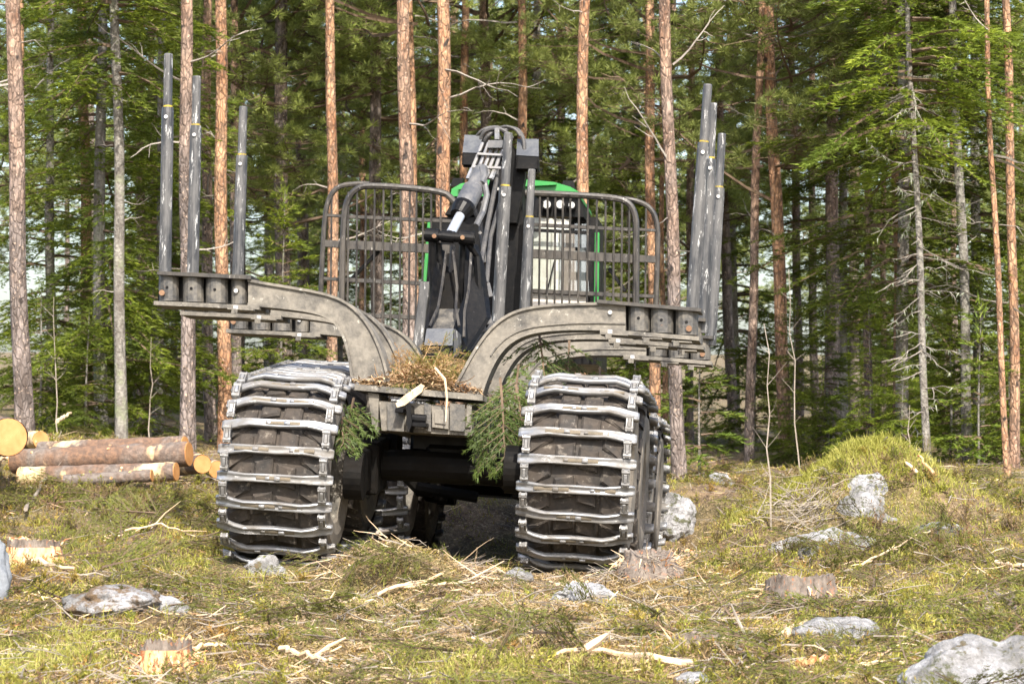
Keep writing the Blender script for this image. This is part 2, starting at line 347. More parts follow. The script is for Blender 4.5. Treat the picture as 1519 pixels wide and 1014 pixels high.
def empty(name, loc, rot=(0, 0, 0)):
    o = bpy.data.objects.new(name, None); scn.collection.objects.link(o); o.location = loc; o.rotation_euler = rot; o.empty_display_size = .2; return o
def unit(a): return a / np.maximum(np.linalg.norm(a, axis=-1, keepdims=True), 1e-9)
def tris_from(base, d, side, length, width):
    """needle / blade triangles: base (n,3) direction (n,3) side (n,3)"""
    L = np.asarray(length).reshape(-1, 1); w = np.asarray(width).reshape(-1, 1)
    return np.stack([base - side * w / 2, base + side * w / 2, base + d * L], 1)

# ------------------------------------------------------------------ ground sheet
def axis(segs):
    out = []
    for a, b, st in segs: out += list(np.arange(a, b, st))
    return np.array(out + [segs[-1][1]])
gx = axis([(-260, -60, 25), (-60, -16, 4), (-16, -5, .5), (-5, 5, .05), (5, 16, .5), (16, 60, 4), (60, 260, 25)])
gy = axis([(-60, 0, 6), (0, 12, .6), (12, 26, .055), (26, 40, .2), (40, 70, 1.0), (70, 500, 12)])
X, Y = np.meshgrid(gx, gy); Z = G(X, Y)
nx, ny = len(gx), len(gy); I = np.arange(nx * ny).reshape(ny, nx)
Q = np.stack([I[:-1, :-1], I[:-1, 1:], I[1:, 1:], I[1:, :-1]], -1).reshape(-1, 4)
g_ob = link('ground', raw_mesh('ground', np.stack([X, Y, Z], -1), Q, [M['ground']], smooth=True)); g_ob['kind'] = 'structure'

# ------------------------------------------------------------------ the forwarder (local axes: x right, y forward, z up)
FWD = empty('forestry_forwarder', M_O, (rad(M_PITCH), rad(M_ROLL), rad(M_YAW)))
tag(FWD, 'muddy empty log forwarder seen from behind with steel tracks, upright stakes and folded crane', 'forwarder')
_R = np.array(Euler((rad(M_PITCH), rad(M_ROLL), rad(M_YAW))).to_matrix()); _O = np.array(M_O)
def L(px, py, yl):
    o = _R.T @ (CAM - _O); d = _R.T @ ray(px, py); t = (yl - o[1]) / d[1]; return Vector(o + d * t)
def LL(pts, yl): return [L(a, b, yl) for a, b in pts]
def to_world(p): return _R @ np.array(p) + _O
def to_local(p): return Vector(_R.T @ (np.array(p) - _O))
YV = Vector((0, 1, 0))

# --- one track bar, one chain link, one wheel: shared meshes
mb = MB().mat(M['bar'])
st = [-.405, -.385, -.33, -.27, -.20, -.10, 0, .10, .20, .27, .33, .385, .405]
hh = [-.050, -.044, -.030, -.004, .012, .006, .002, .006, .012, -.004, -.030, -.044, -.050]
ww = [.070, .088, .090, .078, .066, .070, .074, .070, .066, .078, .090, .088, .070]
V = []; K = 8
for x, h, w in zip(st, hh, [q * .84 for q in ww]):
    t = .030
    for (a, b) in ((-w / 2, -t / 2), (-w / 2, t / 2 - .004), (-w * .36, t / 2 + .006), (-w * .2, t / 2 - .006), (w * .2, t / 2 - .006), (w * .36, t / 2 + .006), (w / 2, t / 2 - .004), (w / 2, -t / 2)):
        V.append((x, a, h + b))
F = [(i * K + j, i * K + (j + 1) % K, (i + 1) * K + (j + 1) % K, (i + 1) * K + j) for i in range(len(st) - 1) for j in range(K)] + [tuple(range(K))[::-1], tuple((len(st) - 1) * K + j for j in range(K))]
mb.add(V, F)
bar_meshes = []
for k in range(4):
    b = MB(); b.v = list(mb.v); b.f = list(mb.f); b.m = list(mb.m); b.mats = list(mb.mats)
    sx = (.06, -.10, .09, -.04)[k]
    b.mat(M['mud']).box((sx - .06, 0, .016), (.24, .024, .010)); b.box((-sx * 1.1 + .10, 0, .015), (.14, .022, .009))
    b.mat(M['bar']).box((sx - .03, 0, .024), (.040, .026, .020)); b.box((-sx + .02, 0, .020), (.028, .018, .012))
    bar_meshes.append(b.mesh('track_bar', True))
lk = MB().mat(M['link'])
for s in (-1, 1): lk.box((s * .019, .097, -.012), (.010, .125, .034))
lk.tube([(-.027, .055, -.012), (.027, .055, -.012)], .021, 8); lk.tube([(-.027, .140, -.012), (.027, .140, -.012)], .021, 8)
lk.mat(M['bar']).box((0, .097, -.004), (.022, .060, .030))
link_me = lk.mesh('chain_link')

def lathe_x(b, prof, n=40, a0=0):
    V = []; k = len(prof)
    for i in range(n):
        a = 2 * math.pi * i / n
        for (x, r) in prof: V.append((x, r * math.cos(a), r * math.sin(a)))
    F = [(i * k + j, i * k + j + 1, ((i + 1) % n) * k + j + 1, ((i + 1) % n) * k + j) for i in range(n) for j in range(k - 1)]
    return b.add(V, F)
ty = MB().mat(M['rubber'])
lathe_x(ty, [(-.335, .52), (-.325, .575), (-.26, .600), (0, .610), (.26, .600), (.325, .575), (.335, .52)], 48)
ty.mat(M['sidewall'])
for s in (-1, 1): lathe_x(ty, [(s * .335, .52), (s * .35, .50), (s * .355, .42), (s * .335, .34), (s * .30, .325)], 48)
ty.mat(M['rubber'])
NP = 17
for s in (-1, 1):
    for i in range(NP):
        a0 = 2 * math.pi * (i + (.5 if s > 0 else 0) * .25) / NP
        for (x0, x1, t0, t1, wd, top) in ((.008, .150, .0, .025, .15, .645), (.165, .345, .085, .185, .15, .630)):
            P = []; jt = random.uniform(-.01, .01)
            for rr, ins in ((.590, 0), (top - .012, .06), (top, .22)):
                for (x, t, e) in ((x0 + ins * .10, t0 - .5 * wd * (1 - ins), 0), (x1 - ins * .10, t1 - .5 * wd * (1 - ins), 0), (x1 - ins * .10, t1 + .5 * wd * (1 - ins), 0), (x0 + ins * .10, t0 + .5 * wd * (1 - ins), 0)):
                    a = a0 + (t + jt) / .62; rq = rr - (max(0, x - .22) * .22)
                    P.append((s * x, rq * math.cos(a), rq * math.sin(a)))
            ty.add(P, [(0, 1, 5, 4), (1, 2, 6, 5), (2, 3, 7, 6), (3, 0, 4, 7), (4, 5, 9, 8), (5, 6, 10, 9), (6, 7, 11, 10), (7, 4, 8, 11), (8, 9, 10, 11)])
tyre_me = ty.mesh('tyre')
rm = MB().mat(M['mudsteel'])
for s in (-1, 1): lathe_x(rm, [(s * .30, .335), (s * .315, .325), (s * .27, .30), (s * .10, .28), (s * .09, .0)], 32)
for i in range(10):
    a = 2 * math.pi * i / 10
    for s in (-1, 1): rm.tube([(s * .09, .17 * math.cos(a), .17 * math.sin(a)), (s * .125, .17 * math.cos(a), .17 * math.sin(a))], .018, 6)
lathe_x(rm, [(.09, .12), (.16, .11), (.17, 0)], 16); lathe_x(rm, [(-.09, .12), (-.16, .11), (-.17, 0)], 16)
rim_me = rm.mesh('rim')

R_BAR = .665; HALF = .75; PATH = 4 * HALF + 2 * math.pi * R_BAR; NB = 37
def on_path(s):
    s %= PATH; st_ = 2 * HALF
    if s < math.pi * R_BAR:                      # rear wheel half, from the top backwards and down
        a = math.pi / 2 + s / R_BAR; return (-HALF + R_BAR * math.cos(a), R_BAR * math.sin(a), a)
    s -= math.pi * R_BAR
    if s < st_: return (-HALF + s, -R_BAR, -math.pi / 2)
    s -= st_
    if s < math.pi * R_BAR:
        a = -math.pi / 2 + s / R_BAR; return (HALF + R_BAR * math.cos(a), R_BAR * math.sin(a), a)
    s -= math.pi * R_BAR; return (HALF - s, R_BAR, math.pi / 2)
def bogie(xc, yc, zc, pitch, phase, inner):
    root = link('bogie_track', None, FWD, (xc, yc, zc), (rad(pitch), 0, 0))
    for i in range(NB):
        s = (i + phase) * PATH / NB; y, z, a = on_path(s)
        sag = -.012 * math.sin(i * 2.1)
        link('track_bar', bar_meshes[(i * 7 + int(xc * 3)) % 4], root, (random.uniform(-.006, .006), y, z), (a - math.pi / 2, random.uniform(-.012, .012), random.uniform(-.012, .012)))
        y2, z2, a2 = on_path(s - PATH / NB * .0)
        for sx in (-.345, .345):
            link('chain_link', link_me, root, (sx, y, z - 0), (a - math.pi / 2 + (.145 if abs(abs(a) - math.pi / 2) > .2 else 0), 0, 0))
    for s in (-HALF, HALF):
        P = Matrix.Rotation(rad(pitch), 3, 'X') @ Vector((0, s, 0)) + Vector((xc, yc, zc))
        w = link('wheel', None, FWD, P, (random.uniform(0, 6), 0, 0))
        link('tyre', tyre_me, w); link('rim', rim_me, w)
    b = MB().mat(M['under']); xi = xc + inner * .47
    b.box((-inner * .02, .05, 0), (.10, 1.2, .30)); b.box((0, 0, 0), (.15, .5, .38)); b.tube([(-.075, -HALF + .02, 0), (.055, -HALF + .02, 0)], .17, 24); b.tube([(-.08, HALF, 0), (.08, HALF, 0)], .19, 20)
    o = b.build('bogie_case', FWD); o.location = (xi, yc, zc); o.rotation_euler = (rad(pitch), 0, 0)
XW = 1.035
bogie(-XW, .75, .70, 7.5, .25, 1); bogie(XW, .75, .700, -1.0, .1, -1)
bogie(-XW - .13, 5.45, .70, -1, .2, 1); bogie(XW - .13, 5.45, .70, 1, .2, -1)
for yc in (.75, 5.45):
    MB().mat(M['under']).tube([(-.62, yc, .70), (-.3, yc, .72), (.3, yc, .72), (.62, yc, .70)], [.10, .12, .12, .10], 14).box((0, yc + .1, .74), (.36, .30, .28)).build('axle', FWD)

# --- rear frame and belly
b = MB().mat(M['mudsteel'])
yl0 = .22
P = LL([(562, 594), (700, 604), (700, 646), (566, 638)], yl0); b.prism(P, (0, 3.1, 0))
b.build('rear_frame', FWD)
MB().mat(M['mudsteel']).prism(LL([(524, 569), (716, 585), (716, 594), (524, 578)], .15), (0, .55, 0)).build('deck_plate', FWD)
b = MB().mat(M['mudsteel']); A = LL([(546, 582), (562, 584), (560, 640), (552, 632)], .20); b.prism(A, (0, .5, 0)); b.build('side_plate', FWD)
b = MB().mat(M['mudsteel']); p0 = L(700, 600, .2); p1 = L(696, 674, .2)
b.prism([p0, p0 + Vector((0, 1.4, 0)), p0 + Vector((0, 1.4, -.42)), Vector((p0.x, 1.0, p1.z + .0)), Vector((p0.x, .4, p1.z + .12)), Vector((p0.x, .2, p0.z - .16))], (-.035, 0, 0)); b.build('side_plate', FWD)
b = MB().mat(M['mudsteel'])
for (a, c) in ((575, 600), (630, 640), (668, 690)):
    MB().mat(M['socket']).prism(LL([(a, 598), (c, 600), (c, 640), (a, 638)], .205), (0, -.02, 0)).build('rear_rib', FWD)
b = MB().mat(M['mudsteel']); b.prism(LL([(641, 606), (666, 608), (665, 636), (641, 633)], .18), (0, .05, 0)); b.prism(LL([(645, 611), (661, 612), (661, 629), (645, 627)], .168), (0, .02, 0)); b.build('cover_plate', FWD)
b = MB().mat(M['black']); b.prism(LL([(603, 600), (609, 600), (611, 628), (607, 640), (603, 628)], .03), (0, .2, 0))
b.tube([L(609, 620, .1), L(632, 622, .1)], .035, 12); b.box(L(622, 630, .12), (.12, .14, .03)); b.box(L(594, 609, .12), (.06, .12, .03)); b.build('tow_hitch', FWD)
MB().mat(M['black']).box((0, 2.3, .93), (.62, 3.0, .22)).box((0, 4.7, .95), (.9, 1.5, .5)).box((.0, 6.2, .95), (1.3, 1.8, .7)).build('chassis', FWD)
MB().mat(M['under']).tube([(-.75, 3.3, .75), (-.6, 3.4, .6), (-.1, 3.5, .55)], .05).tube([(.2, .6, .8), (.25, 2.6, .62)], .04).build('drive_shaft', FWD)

# --- load bunk bolsters
TOPR = [(672, 578), (686, 552), (700, 525), (718, 497), (740, 473), (768, 459), (800, 453), (850, 450), (928, 449)]
BOTR = [(714, 588), (722, 562), (733, 538), (747, 516), (768, 500), (795, 492), (830, 489), (862, 488), (928, 490)]
TOPL = [(578, 568), (572, 540), (563, 512), (548, 480), (522, 450), (490, 436), (440, 427), (400, 421), (368, 415)]
BOTL = [(522, 562), (519, 535), (513, 508), (504, 486), (489, 471), (465, 463), (430, 458), (400, 455), (368, 452)]
def smooth_line(pts, yl, n=22):
    P = np.array([tuple(L(a, b, yl)) for a, b in pts]); t = np.linspace(0, 1, len(P)); tt = np.linspace(0, 1, n)
    Q_ = np.stack([np.interp(tt, t, P[:, k]) for k in range(3)], 1); S = Q_.copy()
    for _ in range(3): S[1:-1] = (S[:-2] + 2 * S[1:-1] + S[2:]) / 4
    return S
YB = .30; TH = .20
def bolster(dy):
    out = []
    root = link('bunk_bolster', None, FWD, (0, dy, 0))
    for side, (T_, B_) in (('r', (TOPR, BOTR)), ('l', (TOPL, BOTL))):
        A = smooth_line(T_, YB); C = smooth_line(B_, YB)
        b = MB().mat(M['mudsteel']).ribbon(A, C, (0, TH, 0))
        # welded edge flanges, proud of the web
        for E, other in ((A, C), (C, A)):
            D = E + unit(other - E) * .014; O2 = E - unit(other - E) * .006
            b.ribbon(O2 - [0, .022, 0], D - [0, .022, 0], (0, TH + .044, 0))
        b.build('arm', root)
        # inner fillet strip running along the lower edge
        E = C + unit(A - C) * .045; D = C + unit(A - C) * .055
        if side == 'r': MB().mat(M['mudsteel']).ribbon((E - [0, .012, 0])[6:], (D - [0, .012, 0])[6:], (0, .02, 0)).build('stiffener', root)
    S = 1
    for (tp, lp, socks, bolts, rb) in (
        ([(886, 444), (1040, 457), (1040, 462), (886, 449)], [(890, 487), (1037, 499), (1037, 505), (890, 493)], [(948, 16), (982, 17), (1019, 17)], [(905, 463)], [(1022, 487)]),
        ([(233, 402), (372, 408), (372, 414), (233, 407)], [(228, 446), (384, 453), (384, 459), (228, 452)], [(251, 15), (287, 16), (322, 17), (355, 12)], [(350, 431)], [(240, 434)])):
        MB().mat(M['rail']).prism(LL(tp, YB - .05), (0, .34, 0)).build('top_plate', root)
        MB().mat(M['mudsteel']).prism(LL(lp, YB - .07), (0, .38, 0)).build('lower_plate', root)
        for (px, r) in socks:
            f = (px - tp[0][0]) / (tp[1][0] - tp[0][0]); yt = tp[3][1] + f * (tp[2][1] - tp[3][1]); yb = lp[0][1] + (px - lp[0][0]) / (lp[1][0] - lp[0][0]) * (lp[1][1] - lp[0][1])
            rr = r / F_PX * 20.6; a = L(px, yt, YB + .06); c = L(px, yb, YB + .06)
            k = MB().mat(M['socket']).tube([c, a], rr, 14, False); k.mat(M['black']).tube([(c + a) / 2 - Vector((0, rr + .002, 0)), (c + a) / 2 - Vector((0, rr - .02, 0))], .012, 6); k.build('stake_socket', root, False)
        a = L((tp[0][0] + tp[1][0]) / 2, (tp[0][1] + lp[0][1]) / 2 + 5, YB + .17); 
        MB().mat(M['black']).prism(LL([(tp[0][0] + 4, tp[0][1] + 5), (tp[1][0] - 6, tp[1][1] + 5), (lp[1][0] - 6, lp[1][1]), (lp[0][0] + 6, lp[0][1])], YB + .12), (0, .03, 0)).build('back_plate', root)
        for (px, py) in bolts: MB().mat(M['bolt']).tube([L(px, py, YB - .02), L(px, py, YB + .06)], .016, 8).build('bolt', root)
        for (px, py) in rb: MB().mat(M['rustbolt']).tube([L(px, py, YB - .04), L(px, py, YB + .06)], .022, 8).build('bolt', root)
    for (px, py, w_) in ((912, 497, 42), (968, 503, 30), (1012, 508, 30), (360, 460, 40)):
        f = L(px, py, YB - .03); MB().mat(M['mudsteel']).box(f, (w_ / F_PX * 20.5, .18, .010)).tube([f + Vector((-.04, -.1, .0)), f + Vector((-.04, -.1, -.035))], .025, 6).build('clamp_plate', root)
    for (px, py) in ((905, 492), (350, 456)): MB().mat(M['bolt']).box(L(px, py, YB - .11), (.034, .03, .03)).build('bolt_head', root)
for dy in (0, .88, 2.62): bolster(dy)

# --- stakes
def stake(bot, top, ring, yl, w):
    a = L(*bot, yl); c = L(*top, yl); t = (bot[1] - ring) / (bot[1] - top[1]); m_ = a.lerp(c, t); ax = (c - a).normalized()
    r = w / F_PX * (20.4 + yl) / 2
    k = MB().mat(M['stake']); k.tube([a - ax * .12, a, a.lerp(m_, .97), m_], [r, r, r * .98, r * .93], 16)
    o = k.build('stake', FWD)
    k = MB().mat(M['stake']).tube([m_ - ax * .01, c - ax * .01, c], [r * .72, r * .72, r * .62], 14); k.build('stake_extension', o)
    k = MB().mat(M['yellow']).tube([m_ + ax * .002, m_ + ax * .014], r * .76, 14); k.build('ring_mark', o)
    k = MB().mat(M['bolt']).tube([m_ - ax * .075 - YV * (r + .012), m_ - ax * .075 + YV * r], .014, 8); k.build('pin', o)
stake((245, 407), (250, 80), 160, YB + .06, 19); stake((286, 411), (292, 113), 187, YB + .94, 18); stake((353, 415), (361, 158), 231, YB + 2.68, 18)
stake((1027, 458), (1050, 125), 212, YB + .06, 19); stake((1043, 470), (1058, 153), 236, YB + .94, 17); stake((1055, 490), (1071, 198), 279, YB + 2.68, 17)
stake((737, 500), (754, 197), 277, 3.05, 19); stake((776, 500), (789, 251), 323, 3.08, 16)

# --- headboard gate
yg = 4.0
def frame_tube(pts, yl, w): 
    P = [L(a, b_, yl) for a, b_ in pts]; Q_ = []
    for i in range(len(P)):
        Q_.append(P[i])
    for _ in range(2):
        R_ = [Q_[0]]
        for i in range(len(Q_) - 1): R_ += [Q_[i].lerp(Q_[i + 1], .25), Q_[i].lerp(Q_[i + 1], .75)]
        R_.append(Q_[-1]); Q_ = R_
    return MB().mat(M['rail']).tube(Q_, w / F_PX * 24.4 / 2, 8)
gate = link('headboard', None, FWD)
for pts, yl, w in (
    ([(474, 500), (476, 430), (480, 345), (485, 298), (500, 276), (530, 272), (548, 273)], yg + .30, 8),
    ([(507, 500), (507, 430), (509, 340), (513, 300), (527, 280), (548, 274), (656, 283), (672, 296), (686, 316)], yg, 10),
    ([(778, 286), (850, 289), (910, 293), (932, 299), (943, 318), (944, 350), (943, 500)], yg, 10),
    ([(915, 294), (944, 297), (966, 308), (975, 330), (976, 360), (971, 500)], yg + .30, 8)):
    frame_tube(pts, yl, w).build('frame_tube', gate)
ri = lambda px: 273 + (px - 530) * .0475
for px in (517, 530, 543, 556, 569, 581, 594.5, 608, 618, 628, 640, 654):
    y0 = ri(px) + (12 if px < 520 else 2); MB().mat(M['rail']).tube([L(px, y0, yg), L(px - 2, 510, yg)], .0095, 6).build('vertical_bar', gate)
for px in (764, 776, 790, 801, 812.5, 824, 835, 846, 859, 872, 885.5, 898.5, 911, 923, 934):
    y0 = (318 if px < 780 else ri(px) + 2 + (6 if px > 925 else 0)); MB().mat(M['rail']).tube([L(px, y0, yg), L(px - 2, 515, yg)], .0095, 6).build('vertical_bar', gate)
for px in (492, 958.5): MB().mat(M['rail']).tube([L(px, 292 if px < 700 else 306, yg + .3), L(px - 2, 500, yg + .3)], .0095, 6).build('vertical_bar', gate)
def hbar(x0, y0, x1, y1, th, yl): MB().mat(M['rail']).bar(L(x0, y0, yl), L(x1, y1, yl), th * .9 / F_PX * 24.5, .03).build('cross_bar', gate)
for (y, th) in ((321, 6), (363, 15), (415, 7), (466, 7)):
    hbar(509, y, 675, y + 7.5, th, yg + .035); hbar(480, y - 2, 512, y, th * .8, yg + .30)
for (y, th) in ((333, 6), (376, 15), (431, 7), (480, 7)):
    hbar(764, y - 1, 943, y + 8, th, yg + .035); hbar(940, y + 7, 974, y + 9, th * .8, yg + .30)
hbar(760, 306, 786, 309, 6, yg + .03)
MB().mat(M['black']).bar(L(512, 424, yg + .12), L(562, 372, yg + .1), .03, .04).build('brace', gate)
MB().mat(M['black']).bar(L(903, 398, yg + .12), L(928, 432, yg + .1), .03, .03).build('brace', gate)
MB().mat(M['stake']).bar(L(619, 520, 3.9), L(631, 418, 3.9), .085, .06).build('gate_post', gate)

# --- crane
CR = link('crane', None, FWD)
b = MB().mat(M['black']); b.tube([(.02, 4.35, .9), (.02, 4.35, 1.5)], .24, 20); b.box((.02, 4.35, 1.55), (.40, .45, .25)); b.build('pillar', CR)
b = MB().mat(M['black'])     # main boom rising behind the jib
b.prism(LL([(700, 500), (760, 505), (782, 440), (776, 330), (772, 222), (742, 222), (716, 300), (706, 400)], 3.55), (0, .30, 0)); b.build('main_boom', CR)
b = MB().mat(M['black']).prism(LL([(752, 208), (777, 232), (779, 262), (766, 330), (748, 330), (742, 240)], 3.40), (0, .14, 0)); b.build('boom_head', CR)
# jib side plates: from the elbow down to the tip, coming towards the load
def J(pts): return [L(a, c, y) for a, c, y in pts]
jl = J([(645, 365, 2.5), (656, 372, 2.5), (650, 400, 2.4), (652, 430, 2.3), (636, 486, 2.0), (630, 486, 2.0), (640, 430, 2.3)])
MB().mat(M['black']).prism(jl, (.02, .02, 0)).build('jib_plate', CR)
jr = J([(690, 362, 2.5), (703, 362, 2.5), (712, 392, 2.5), (719, 440, 2.45), (722, 470, 2.3), (690, 520, 2.05), (672, 528, 2.0), (672, 488, 2.0), (688, 440, 2.3)])
MB().mat(M['black']).prism(jr, (.03, .04, 0)).build('jib_plate', CR)
for (x, y) in ((700, 440), (706, 455), (697, 470)): pass
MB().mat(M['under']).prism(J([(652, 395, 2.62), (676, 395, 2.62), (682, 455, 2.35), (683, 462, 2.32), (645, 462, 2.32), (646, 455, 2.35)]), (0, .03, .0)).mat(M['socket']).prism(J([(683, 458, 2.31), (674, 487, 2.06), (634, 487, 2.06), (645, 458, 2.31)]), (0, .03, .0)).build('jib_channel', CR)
for pts in ([(662, 372, 2.4), (656, 420, 2.28), (650, 455, 2.12), (637, 484, 1.98)], [(672, 372, 2.4), (678, 425, 2.28), (676, 455, 2.12), (681, 484, 1.98)], [(699, 372, 2.4), (695, 430, 2.28), (689, 462, 2.12), (688, 500, 2.0)]):
    MB().mat(M['rail']).tube(J(pts), .012, 6).build('edge_rail', CR)
b = MB().mat(M['greylid']).prism(J([(633, 487, 1.95), (673, 487, 1.95), (671, 512, 1.86), (629, 512, 1.86)]), (0, .04, -.02)); o = b.build('jib_tip', CR)
MB().mat(M['black']).prism(LL([(629, 513), (671, 513), (668, 532), (632, 529)], 1.88), (0, .2, 0)).build('tip_nose', o)
MB().mat(M['stake']).prism(J([(674, 487, 1.95), (688, 500, 2.1), (686, 524, 2.1), (672, 530, 1.9)]), (0, .03, 0)).build('tip_cheek', o)
# knuckle
b = MB().mat(M['black']); b.tube([L(630, 348, 2.35), L(705, 354, 2.35)], .040, 16); b.tube([L(632, 348, 2.35), L(651, 350, 2.35)], .056, 16); b.tube([L(682, 352, 2.35), L(704, 354, 2.35)], .058, 16); b.tube([L(655, 350, 2.35), L(674, 352, 2.35)], .048, 16)
o = b.build('knuckle_pin', CR)
for (px, py) in ((644, 350), (686, 352)): MB().mat(M['rustbolt']).tube([L(px, py, 2.27), L(px, py, 2.35)], .018, 8).build('bolt', o)
for pts in ([(641, 355, 2.36), (641, 400, 2.40), (644, 450, 2.40)], [(693, 358, 2.36), (708, 380, 2.42), (711, 430, 2.42)], [(650, 360, 2.45), (655, 450, 2.48)], [(687, 362, 2.45), (684, 450, 2.48)]):
    MB().mat(M['black']).tube(J(pts), .030, 8).build('link_arm', CR)
# lift cylinder
b = MB().mat(M['cyl']); P = J([(686, 312, 2.62), (690, 304, 2.66), (701, 282, 2.82), (703, 279, 2.84), (713, 255, 3.0), (715, 250, 3.03)]); b.tube(P, [.082, .086, .086, .066, .062, .05], 20); o = b.build('cylinder', CR)
MB().mat(M['chrome']).tube(J([(668, 347, 2.38), (692, 302, 2.68)]), .040, 16).build('piston_rod', o)
MB().mat(M['black']).tube(J([(680, 320, 2.58), (687, 309, 2.63), (689, 305, 2.65)]), [.070, .092, .090], 18).build('collar', o)
b = MB().mat(M['cyl']).tube(J([(714, 272, 2.85), (718, 262, 2.9), (716, 250, 2.95), (710, 254, 3.0)]), [.03, .034, .034, .03], 10).tube(J([(717, 262, 2.9), (722, 290, 2.85), (716, 315, 2.8), (706, 335, 2.7)]), .026, 8).build('cylinder_fitting', CR)
# pipes
for i, (x0, x1, c) in enumerate(((697, 716, 0), (706, 725, 0), (714, 733, 0), (722, 741, 0), (731, 748, 0))):
    b = MB().mat(M['pipe']).tube(J([(x0 + 3, 252, 3.18), (x1, 212, 3.25)]), .0155, 8); b.mat(M['bar']).tube(J([(x0 - 3, 266, 3.12), (x0 + 3, 251, 3.16)]), .022, 6); b.build('hydraulic_pipe', CR)
MB().mat(M['pipe']).bar(L(700, 247, 3.14), L(744, 249, 3.14), .02, .02).bar(L(708, 228, 3.18), L(748, 230, 3.18), .02, .018).build('pipe_clamp', CR)
MB().mat(M['cyl']).prism(LL([(724, 208), (746, 208), (745, 219), (723, 219)], 3.15), (0, .12, 0)).build('valve_block', CR)
MB().mat(M['bar']).tube(J([(737, 190, 3.2), (737, 207, 3.2)]), .022, 6).build('fitting', CR)
for pts, r in (([(712, 222), (713, 203), (722, 192), (740, 190), (752, 197), (760, 205)], .017), ([(717, 216), (722, 202), (735, 193), (741, 202), (742, 212)], .017), ([(745, 196), (757, 189), (770, 193), (777, 206), (778, 222)], .017), ([(705, 204), (716, 191), (736, 187), (750, 193)], .012), ([(730, 200), (745, 186), (764, 190), (772, 202)], .012)):
    Q_ = [L(a, c, 3.3 + .05 * math.sin(a)) for a, c in pts]
    for _ in range(2):
        R_ = [Q_[0]]
        for i in range(len(Q_) - 1): R_ += [Q_[i].lerp(Q_[i + 1], .25), Q_[i].lerp(Q_[i + 1], .75)]
        R_.append(Q_[-1]); Q_ = R_
    MB().mat(M['hose']).tube(Q_, r, 8).build('hose', CR)
for pts, r in (([(738, 232, 3.3), (736, 270, 3.2), (724, 330, 3.0), (712, 400, 2.7), (714, 470, 2.5)], .02), ([(744, 240, 3.35), (742, 300, 3.25), (728, 350, 3.1), (722, 420, 2.8)], .018), ([(650, 365, 2.6), (663, 420, 2.6), (668, 470, 2.4)], .02), ([(672, 365, 2.6), (668, 410, 2.6), (660, 465, 2.4)], .02), ([(700, 300, 3.2), (712, 330, 3.2), (720, 390, 3.1)], .02),
               ([(690, 520, 2.4), (705, 505, 2.5), (712, 480, 2.6), (724, 470, 2.7)], .022), ([(684, 530, 2.4), (700, 515, 2.5), (716, 490, 2.6)], .018), ([(700, 530, 2.5), (716, 505, 2.6), (730, 480, 2.8)], .02)):
    MB().mat(M['hose']).tube(J(pts), r, 8).build('hose', CR)
for (px, py, y) in ((712, 345, 2.9), (707, 375, 2.6), (716, 300, 3.1), (753, 330, 3.35), (752, 365, 3.35), (715, 410, 2.6), (738, 280, 3.2), (698, 402, 2.5)):
    MB().mat(M['bolt']).tube([L(px, py, y - .02), L(px, py, y + .05)], .014, 6).build('bolt', CR)
for (x0, y0, x1, y1) in ((720, 455, 727, 480), (712, 470, 718, 492), (722, 420, 727, 440)):
    MB().mat(M['cyl']).bar(L(x0, y0, 2.55), L(x1, y1, 2.55), .05, .012).build('plate', CR)
# work lamp housings on both sides of the elbow
for (a, bb) in (([(689, 200), (718, 201), (713, 227), (686, 226)], 244), ([(767, 206), (799, 206), (799, 232), (766, 230)], 250)):
    yl = 3.2; t0, t1 = L(*a[0], yl + .13), L(*a[1], yl + .13); b1, b0 = L(*a[2], yl), L(*a[3], yl)
    o = MB().mat(M['greylid']).prism([t0, t1, b1, b0], (0, .012, -.008)).build('work_lamp_housing', CR)
    w0, w1 = L(a[3][0], bb, yl + .01), L(a[2][0], bb, yl + .01)
    k = MB().mat(M['black'])
    k.prism([b0 + Vector((0, .01, 0)), b1 + Vector((0, .01, 0)), w1, w0], (0, .02, 0))
    for q0, q1, q2 in ((b0, t0, w0), (b1, t1, w1)): k.prism([q0, q1, Vector((q0.x, q1.y + .06, w0.z)), Vector((q0.x, q2.y, q2.z))], (.012 if q0 is b0 else -.012, 0, 0))
    k.prism([t0, t1, Vector((t1.x, t1.y + .05, w0.z)), Vector((t0.x, t0.y + .05, w0.z))], (0, .015, 0)); k.build('lamp_box', o)

# --- cab behind the gate
CB = link('cab', None, FWD)
yc = 5.0
roof = LL([(668, 291), (670, 280), (684, 272), (720, 267), (780, 266), (822, 270), (846, 277), (858, 284), (859, 291)], yc)
b = MB().mat(M['green']).prism(roof, (0, 1.5, 0)); b.prism(LL([(680, 276), (800, 268), (825, 271), (825, 274), (680, 281)], yc - .05), (0, .06, 0)); b.build('roof', CB)
b = MB().mat(M['black']).prism(LL([(676, 291), (858, 291), (866, 322), (660, 318)], yc + .05), (0, 1.3, 0)); o = b.build('lamp_header', CB)
for (px, py, r) in ((811, 303, .036), (831, 303, .036), (848, 304, .028), (700, 300, .04)):
    MB().mat(M['black']).tube([L(px, py, yc - .05), L(px, py, yc + .05)], r + .015, 14).build('lamp_bezel', o); MB().mat(M['lens']).tube([L(px, py, yc - .06), L(px, py, yc - .04)], r, 14).build('lamp_lens', o)
MB().mat(M['black']).prism(LL([(835, 268), (850, 268), (854, 282), (833, 280)], yc + .3), (0, .1, 0)).build('roof_lamp', CB)
MB().mat(M['black']).prism(LL([(672, 264), (688, 264), (684, 277), (668, 276)], yc + .1), (0, .1, 0)).build('roof_lamp', CB)
MB().mat(M['black']).tube(LL([(795, 320), (797, 300), (800, 296)], yc - .1), .055, 12).build('intake_hose', CB)
